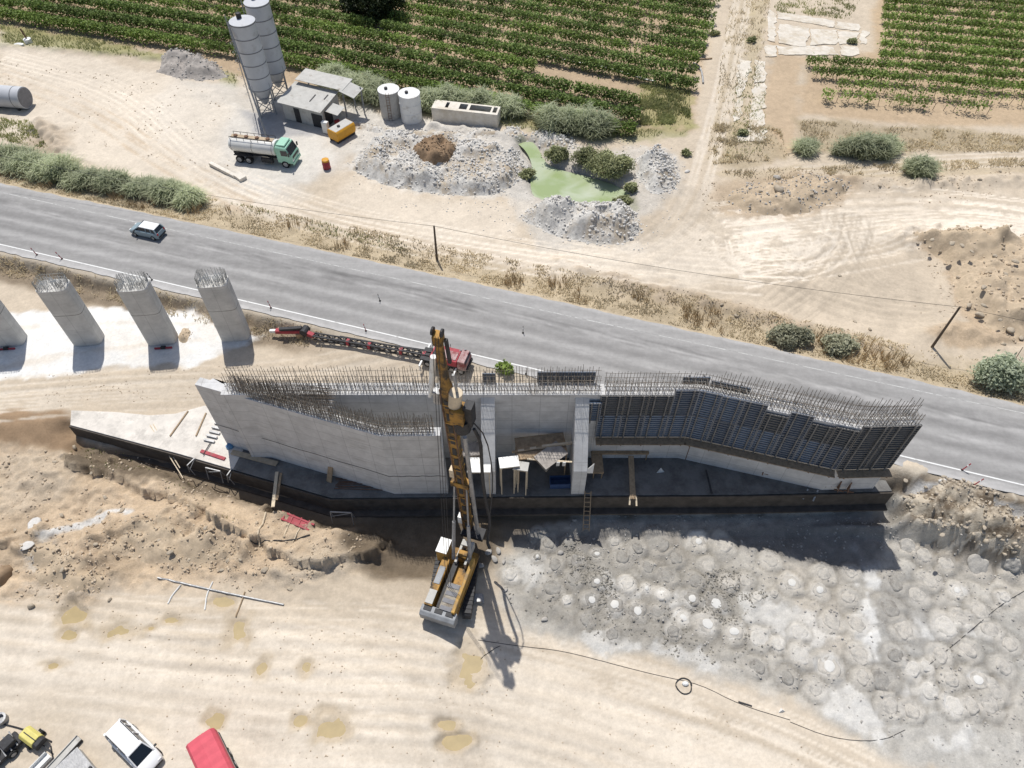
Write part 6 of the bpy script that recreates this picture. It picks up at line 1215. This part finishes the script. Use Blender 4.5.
# crane truck with a lattice boom along the road
xa,ya,za=G(472,371,.2); t=thing('crane_truck','red and white crane truck with its dark lattice boom lowered along the road edge','crane truck',(xa-2.6,ya+.9,za+.02),R(163))
MB().box((0,0,.95),(6.4,2.1,.4)).build('chassis',M['dark'],t)
for s in (-1,1):
    for xx in (-2.3,-1.1,2.2): wheel(t,xx,s*.95,.48,.35,s)
MB().loft([[(x,-1.15,.9),(x,-1.2,1.5),(x,-1.1,zt),(x,1.1,zt),(x,1.2,1.5),(x,1.15,.9)] for x,zt in ((-3.0,1.6),(-2.8,2.3),(-2.0,2.4),(-1.9,2.35))]).build('cab',M['pinkw'],t,smooth_=True,bevel=.03)
MB().box((-2.93,0,1.98),(.1,1.9,.5),0,0,R(-18)).build('windscreen',M['glass'],t)
MB().box((-.6,0,1.65),(2.4,2.2,1.0)).build('engine_housing',M['red'],t,bevel=.06); MB().box((-.6,.2,2.2),(2.0,1.3,.12)).build('housing_top',M['pinkw'],t); MB().box((1.2,.1,1.6),(1.2,1.9,.9)).build('winch_house',M['red'],t,bevel=.05); MB().tube((1.2,-.8,2.15),(1.2,.9,2.15),.32,14).build('winch_drum',M['dark'],t)
for s in (-1,1):
    for xx in (-1.7,2.9): MB().bar((xx,s*1.0,.9),(xx,s*2.0,.85),.2).bar((xx,s*1.95,.9),(xx,s*1.95,.02),.16).build('outrigger',M['white'],t)
MB().bar((-1.5,-.9,2.1),(-2.4,-1.0,2.5),.1).build('exhaust',M['steel'],t)
def shrink0(o,f):
    for ch in o.children:
        n=len(ch.data.vertices); a=np.empty(n*3,np.float32); ch.data.vertices.foreach_get('co',a); ch.data.vertices.foreach_set('co',a*f); ch.data.update(); shrink0(ch,f)
shrink0(t,.8)
bx=math.cos(R(163)); by=math.sin(R(163))
def loc_(u,v,z): 
    x,y=at(u,v,z); dx,dy=x-t.location.x,y-t.location.y; return (dx*bx+dy*by,-dx*by+dy*bx,z-t.location.z)
A=loc_(440,357,1.9); B=loc_(314,336,1.3)
mb=MB(); n=22; A_=np.array(A); B_=np.array(B); d=(B_-A_)/np.linalg.norm(B_-A_); sd=np.array((-d[1],d[0],0)); up=np.array((0,0,1)); w,h=.25,.24
cr=[(-w,-h),(w,-h),(w,h),(-w,h)]
for c in cr: mb.bar(tuple(A_+sd*c[0]+up*c[1]),tuple(B_+sd*c[0]+up*c[1]),.12)
for i in range(n):
    p=A_+(B_-A_)*i/n; q=A_+(B_-A_)*(i+1)/n
    for k in range(4):
        c=cr[k]; e=cr[(k+1)%4]; 
        if i%2: c,e=e,c
        mb.bar(tuple(p+sd*c[0]+up*c[1]),tuple(q+sd*e[0]+up*e[1]),.09)
bo=mb.build('lattice_boom',M['dark'],t)
for f in (.12,.3,.55,.72): p=A_+(B_-A_)*f; MB().box(tuple(p),(.3,.62,.56),math.atan2(d[1],d[0])).build('boom_collar',M['red'],bo)
C_1=loc_(303,331,1.2); D_1=loc_(276,331,.9); MB().bar(B,C_1,.45,.45).build('boom_head',M['red'],t); MB().bar(C_1,D_1,.5,.4).build('jib',M['red'],t); E_1=loc_(296,329,1.4); MB().bar(tuple(np.array(C_1)+(0,0,.5)),tuple(np.array(D_1)+(-.6,0.1,.55)),.35,.25).build('jib_top',M['dark'],t); MB().tube(tuple(np.array(C_1)+(-.3,-.4,.2)),tuple(np.array(C_1)+(-.3,.5,.2)),.42,14).build('sheave',M['dark'],t)
F_1=loc_(270,331,.8); MB().bar(D_1,F_1,.3,.3).build('jib_tip',M['white'],t)
P=[loc_(440,352,1.9),loc_(385,344,1.5),loc_(340,336,1.6)]; MB().path(P,.05,5).build('boom_cable',M['dark'],t)
# support blocks for the boom head
x,y,z=G(299,333,.1); tag(MB().box((0,0,.32),(.7,1.1,.64),R(20)).build('timber_block',M['wood'],loc=(x,y,z)),'timber block supporting the red boom head','timber block'); x,y,z=G(470,385,.2)
M['mastp']=pm('worn_orange_mast_paint',(.33,.18,.04),.6,.35,1.6,col2=(.05,.038,.025),sc2=1.3,f2=.49)
M['zincd']=pm('dusty_engine_cover',(.30,.27,.22),.7,.3,2.5,col2=(.14,.11,.08),sc2=1.4,f2=.55)
# -------- drilling rig
xr,yr,zr=G(454,588,-1.5); RH=R(-17.5); t=thing('drilling_rig','tall orange crawler drilling rig with its mast raised in front of the abutment','drilling rig',(xr,yr,zr),RH)
def lw(x,y,z):   # world -> rig local
    dx,dy=x-xr,y-yr; c,s=math.cos(-RH),math.sin(-RH); return (dx*c-dy*s,dx*s+dy*c,z-zr)
for s in (-1,1):
    pts=[]; 
    for a in np.linspace(math.pi/2,math.pi*1.5,9): pts.append((-2.5+.5*math.cos(a),.5+.5*math.sin(a)))
    for a in np.linspace(-math.pi/2,math.pi/2,9): pts.append((2.5+.5*math.cos(a),.5+.5*math.sin(a)))
    c0,s0=math.cos(R(12)),math.sin(R(12))
    def tr(x,y,z): return (x*c0-y*s0,x*s0+y*c0,z)
    tk=MB().loft([[tr(s*1.75-.4,y,z) for y,z in pts],[tr(s*1.75+.4,y,z) for y,z in pts]]).build('crawler_track',M['dark'],t)
    mb=MB()
    for k in range(14): mb.box(tr(s*1.75,-2.6+k*.4,1.0),(.86,.22,.09),R(12))
    mb.build('track_shoes',M['dark'],tk); MB().box(tr(s*1.75,0,.5),(.5,3.8,.6),R(12)).build('track_frame',M['grey'],t)
MB().box((0,-.2,.85),(2.6,3.6,.5)).build('undercarriage',M['dark'],t); MB().lathe([(1.0,1.05),(1.0,1.3)],20).build('slew_ring',M['dark'],t)
MB().box((0,.1,1.42),(3.2,6.2,.24)).build('deck',M['yellow2'],t,bevel=.02)
MB().box((1.38,-.6,2.15),(.32,5.4,1.2)).build('side_cowl',M['yellow'],t,bevel=.05); MB().box((.55,-1.9,2.0),(1.3,2.6,.9)).build('engine_cover',M['zincd'],t,bevel=.05)
for k in range(4): MB().box((.55,-3.0+k*.7,2.47),(1.1,.4,.05)).build('cover_grille',M['seam'],t)
MB().box((-1.15,-.9,2.05),(.8,4.6,1.0)).build('left_module',M['yellow2'],t,bevel=.05); MB().box((-1.15,-2.4,2.58),(.74,1.3,.06)).build('dusty_lid',M['zinc'],t); MB().box((-1.15,-.3,2.58),(.6,1.7,.06)).build('grating',M['grey'],t)
MB().box((-.25,-.6,1.75),(.5,4.6,.4)).build('hose_channel',M['dark'],t); MB().tube((-.1,-.9,2.1),(.5,-.9,2.1),.35,14).build('winch',M['steel'],t)
mb=MB().loft([[(x,-3.95,1.1),(x,-3.1,1.0),(x,-3.1,2.35),(x,-3.75,2.35),(x,-4.05,2.1)] for x in (-1.75,1.75)]); mb.build('counterweight',M['grey'],t,bevel=.06)
for k in (-1.1,0,1.1): MB().box((k,-3.4,2.38),(.75,.42,.06)).build('weight_slot',M['dark'],t)
cb=MB().loft([[(x,1.5,1.4),(x,3.2,1.4),(x,3.3,2.2),(x,2.9,3.15),(x,1.5,3.15)] for x in (-2.25,-1.15)]).build('cab',M['yellow'],t,bevel=.04)
MB().box((-1.7,2.2,3.2),(1.15,1.5,.08)).build('cab_roof',M['white'],cb,bevel=.02); MB().box((-1.7,3.16,2.6),(.95,.06,.9),0,R(24)).build('windscreen',M['glass'],cb); MB().box((-2.26,2.3,2.6),(.05,1.2,.8)).build('side_window',M['glass'],cb)
mb=MB().box((-.25,2.6,1.9),(.25,2.4,.9)).box((.75,2.6,1.9),(.25,2.4,.9)).box((.25,3.4,2.2),(1.2,.5,.5)); mb.build('boom_support',M['zinc'],t,bevel=.03); MB().box((.25,2.2,2.2),(.9,.7,1.0)).build('hydraulic_block',M['yellow2'],t,bevel=.03)
def shrink(o,fx,fy,fz=1.):
    for ch in o.children:
        if ch.type=='MESH':
            n=len(ch.data.vertices); a=np.empty(n*3,np.float32); ch.data.vertices.foreach_get('co',a); a=a.reshape(-1,3)*np.array((fx,fy,fz),np.float32); ch.data.vertices.foreach_set('co',a.ravel()); ch.data.update()
        shrink(ch,fx,fy,fz)
shrink(t,.86,.92)
mtop=np.array(lw(-4.5,29.7,25.2)); mbot=np.array(lw(-3.75,29.8,-.9)); md=(mtop-mbot)/np.linalg.norm(mtop-mbot)
def mp_(z,ox=0,oy=0):  # point on the mast axis at world height z
    f=(z+.9)/(25.8+.9); p=mbot+(mtop-mbot)*f; return (p[0]+ox,p[1]+oy,p[2])
sec=[(-.9,.32),(2,.32),(8,.32),(13,.33),(18,.34),(20.5,.33),(21.2,.24),(25.2,.2)]
mst=MB().loft([[(mp_(z)[0]+sx*h,mp_(z)[1]+sy*h,mp_(z)[2]) for sx,sy in ((-1,-1),(1,-1),(1,1),(-1,1))] for z,h in sec]).build('mast',M['mastp'],t)
for k in range(13): z=1.5+k*1.45; MB().box(mp_(z,.03,-.34),(.34,.05,.85)).build('mast_opening',M['dark'],mst)
for k in range(9): z=2+k*2.1; MB().box(mp_(z),(.74,.74,.14)).build('mast_band',M['yellow2'],mst)
mb=MB(); 
for s in (-.33,.33): mb.bar(mp_(-.5,s,-.35),mp_(20.5,s,-.35),.08)
mb.build('mast_rail',M['rust'],mst)
hd=MB().box(mp_(25.3),(.6,.7,.8)).build('mast_head',M['yellow2'],t,bevel=.05)
for s in (-.3,.3): MB().tube(mp_(25.9,s-.06,0),mp_(25.9,s+.06,0),.28,14).build('sheave',M['dark'],hd)
MB().bar(mp_(23.2,.55,0),mp_(25.4,.5,0),.2).build('head_pulley_bar',M['dark'],t)
MB().tube(mp_(20.2,-1.05,0),mp_(23.4,-.55,0),.2,12).tube(mp_(18.9,-1.35,0),mp_(20.4,-1.0,0),.13,10).build('side_cylinder',M['white'],t,smooth_=True); MB().box(mp_(19.0,-.8,.1),(.5,.5,1.2)).build('cylinder_bracket',M['steel'],t)
hdv=MB().box(mp_(18.2,.8,-.3),(1.0,1.1,1.5)).build('rotary_head',M['yellow2'],t,bevel=.08); MB().tube(mp_(18.9,.55,-.2),mp_(20.4,.75,-.2),.46,16).build('drive_motor',M['palewood'],hdv,smooth_=True); MB().tube(mp_(16.4,.95,-.3),mp_(17.6,.95,-.3),.6,16).build('drive_collar',M['dark'],hdv); MB().box(mp_(18.2,1.5,-.1),(.6,.8,2.0)).build('valve_block',M['dark'],hdv)
MB().tube(mp_(-.6,1.0,-.35),mp_(15.4,1.0,-.3),.17,12).build('kelly_bar',M['steel'],t,smooth_=True)
MB().tube(mp_(19.2,.9,-.2),mp_(22,.65,0),.1,8).build('swivel',M['steel'],t); 
hp_=[mp_(16.6,1.75,-.2),mp_(15.2,2.15,-.2),mp_(13,2.1,-.3),mp_(10,2.0,-.3),mp_(7,2.1,-.4),mp_(4,2.4,-.6),mp_(1.5,2.2,-1.3),lw(-1.9,27.6,.8)]; MB().path(smooth(hp_,1),.13,8).build('feed_hose',M['dark'],t,smooth_=True)
hp_=[mp_(17.5,1.7,-.2),mp_(16,2.6,-.2),mp_(12,2.9,-.3),mp_(8,2.7,-.4),mp_(4.5,2.3,-.5)]; MB().path(smooth(hp_,1),.05,6).build('hydraulic_hose',M['dark'],t)
for s in (-1,1):
    MB().tube((.25+s*.75,1.6,2.2),tuple(.5*(np.array((.25+s*.75,1.6,2.2))+np.array(mp_(8.2,s*.5,-.2)))),.15,12).tube(tuple(.5*(np.array((.25+s*.75,1.6,2.2))+np.array(mp_(8.2,s*.5,-.2)))),mp_(8.2,s*.5,-.2),.08,10).build('mast_cylinder',M['steel'],t,smooth_=True)
MB().box(mp_(.3,.55,-.3),(2.0,1.1,.35)).build('clamp',M['dark'],t); MB().box(mp_(8.2,0,-.1),(1.5,.7,.6)).build('cylinder_yoke',M['yellow2'],t,bevel=.04)
mb=MB()
for k in range(3): mb.bar(mp_(25.9,-.2+.2*k,-.35),(.2*k-.2,-.9,2.3),.03)
mb.build('hoist_ropes',M['dark'],t)
for z,c in ((9.8,'palewood'),(2.2,'white')): MB().box(mp_(z,-.5,-.2),(.35,.5,1.0)).build('guide_clamp',M[c],t)
# red-capped bucket etc beside the rig
x,y,z=G(483,600,-1.6); t=thing('track_shoe_stack','stack of pale steel plates in the rig shade','steel plates',(x-.4,y,z),R(5)); 
for k in range(3): MB().box((0,0,.12+.17*k),(.95-.1*k,.75,.15)).build('plate',M['steel'],t,bevel=.02)
x,y,z=G(468,613,-1.4); tag(MB().box((0,0,.25),(.5,.9,.5),R(-15)).build('steel_box',M['steel'],loc=(x,y,z),bevel=.04),'small steel box on the sand beside the rig counterweight','box')
# ---------------------------------------------------------------- bottom left
M['redtarp']=pm('faded_red_tarpaulin',(.60,.10,.13),.7,.1,1.,.1)
x,y,z=G(218,766,-1.2); t=thing('covered_trailer','trailer with a faded red ribbed tarpaulin cover at the bottom edge','trailer',(x+.25,y-.2,z),R(-52))
MB().box((0,0,.75),(4.2,2.1,.3)).build('bed',M['dark'],t); 
MB().loft([[(xx,-1.05,1.25),(xx,-1.05,2.0+dz),(xx,-.85,2.28+dz),(xx,0,2.38+dz),(xx,.85,2.28+dz),(xx,1.05,2.0+dz),(xx,1.05,1.25)] for xx,dz in [(-2.1+.35*k,(.0 if k%2 else .03)) for k in range(13)]]).build('tarpaulin',M['redtarp'],t)
for s in (-1,1):
    wheel(t,-.5,s*.95,.38,.25,s); wheel(t,.5,s*.95,.38,.25,s)
    MB().box((0,s*1.0,1.05),(4.1,.06,.42)).build('side_board',M['zinc'],t)
MB().box((-2.1,0,1.1),(.06,2.0,.4)).build('tail_board',M['red'],t); MB().bar((2.1,-.5,.7),(3.3,0,.65),.12).bar((2.1,.5,.7),(3.3,0,.65),.12).build('drawbar',M['white'],t)
M['lemon']=pm('pale_yellow_paint',(.62,.55,.17),.5,.12,1.5)
x,y,z=G(37,740,-1.2); t=thing('compressor','pale yellow towed compressor with black rear at the bottom left','compressor',(x,y,z),R(-28)); 
MB().loft([[(xx,-.62,.55),(xx,-.65,1.0),(xx,-.4,1.35),(xx,.4,1.35),(xx,.65,1.0),(xx,.62,.55)] for xx in (-1.05,.75)]).build('canopy',M['lemon'],t,bevel=.05); MB().loft([[(xx,-.58,.55),(xx,-.6,1.0),(xx,-.35,1.28),(xx,.35,1.28),(xx,.6,1.0),(xx,.58,.55)] for xx in (.755,1.25)]).build('radiator_end',M['dark'],t,bevel=.04)
MB().box((0,0,1.37),(1.6,.08,.05)).build('lifting_rib',M['dark'],t)
for s in (-1,1): wheel(t,0,s*.78,.34,.22,s)
MB().bar((1.2,0,.5),(2.3,0,.45),.1).build('drawbar',M['dark'],t)
shrink0(t,.78)
x,y,z=G(62,755,-1.2); t=thing('steel_channel','grey steel channel lying crosswise behind the compressor','steel channel',(x,y-.4,z),R(58)); MB().box((0,0,.1),(3.6,.5,.16)).build('channel_web',M['zinc'],t); MB().box((0,-.28,.16),(3.6,.05,.28)).build('flange',M['dark'],t); MB().box((0,.28,.16),(3.6,.05,.28)).build('flange',M['zinc'],t)
x,y,z=G(38,763,-1.2); t=thing('open_steel_trough','pale open steel trough lying left of the grey channel','trough',(x,y-.5,z),R(56)); MB().box((0,-.3,.2),(2.4,.05,.36)).box((0,.3,.2),(2.4,.05,.36)).box((0,0,.04),(2.4,.55,.05)).build('trough_body',M['white'],t)
x,y,z=G(83,763,-1.2); t=thing('tool_box','grey flat steel container with rounded lid at the bottom edge beside the channel','container',(x,y-.5,z),R(-38)); MB().box((0,0,.4),(2.3,1.7,.7)).build('case',M['zinc'],t,bevel=.08); MB().box((0,0,.8),(2.35,1.75,.1)).build('lid',M['steel'],t,bevel=.04); MB().tube((.9,.7,.86),(.9,.7,1.0),.12,10).build('cap',M['dark'],t)
x,y,z=G(8,752,-1.2); t=thing('grout_pump','dark grout pump with a white mixing drum at the left edge','grout pump',(x,y,z),R(55)); MB().box((0,0,.45),(2.4,1.1,.35)).build('frame',M['dark'],t,bevel=.04); MB().lathe([(.28,.6),(.55,.75),(.55,1.2),(.4,1.22),(.4,.9)],18,(-.55,.45,0)).build('drum',M['white'],t,smooth_=True); MB().box((.5,0,.9),(.9,.8,.6)).build('motor',M['dark'],t,bevel=.06)
for k in range(5): MB().bar((-1.0+.45*k,-.6,.7),(-.8+.45*k,.6,1.0),.08).build('pipe',M['steel'],t)
for s in (-1,1): wheel(t,.2,s*.62,.32,.2,s)
ground_line([(-10,722),(12,726),(34,733),(52,742)],.06,'hose','black hose running from the left edge over the yellow compressor' if False else 'black hose running from the left edge to the yellow compressor','dark',-1.2)
ground_line([(51,746),(53,757),(56,770)],.05,'hose','black hose running down from the compressor to the bottom edge','dark',-1.2)
x,y,z=G(3,720,-1.2); tag(MB().lathe([(.42,0),(.45,.5),(.3,.52),(.28,.2)],14).build('bucket',M['steel'],loc=(x,y,z),smooth_=True),'small grey bucket at the left edge above the grout pump','bucket')
# ================================================================ LIGHT, CAMERA
w=bpy.data.worlds.new('World'); scn.world=w; w.use_nodes=True; nt=w.node_tree; bg=nt.nodes['Background']
sky=nt.nodes.new('ShaderNodeTexSky'); sky.sky_type='NISHITA'; sky.sun_disc=False
sv=(-.150,.43,1.0); el=math.atan2(1,math.hypot(sv[0],sv[1])); sky.sun_elevation=el; sky.sun_rotation=math.atan2(sv[0],sv[1]); sky.air_density=1.; sky.dust_density=1.5
nt.links.new(sky.outputs[0],bg.inputs[0]); bg.inputs[1].default_value=.1
sl_=bpy.data.lights.new('sun','SUN'); sl_.energy=4.2; sl_.angle=R(.5); sl_.color=(1,.965,.91); so=bpy.data.objects.new('sun',sl_); COL.objects.link(so)
import mathutils
so.rotation_euler=mathutils.Vector(sv).to_track_quat('Z','Y').to_euler(); so.location=(0,0,120)
cd=bpy.data.cameras.new('camera'); co=bpy.data.objects.new('camera',cd); COL.objects.link(co); co.location=(0,0,CH); co.rotation_euler=(TH,0,0)
cd.sensor_width=36; cd.lens=36*F/1024; cd.clip_end=9000; cd.clip_start=.5; scn.camera=co
scn.view_settings.view_transform='Standard'; scn.view_settings.look='None'; scn.view_settings.gamma=1; scn.view_settings.exposure=0; scn.view_settings.use_curve_mapping=False
scn.cycles.max_bounces=5; scn.cycles.diffuse_bounces=3; scn.cycles.use_denoising=True
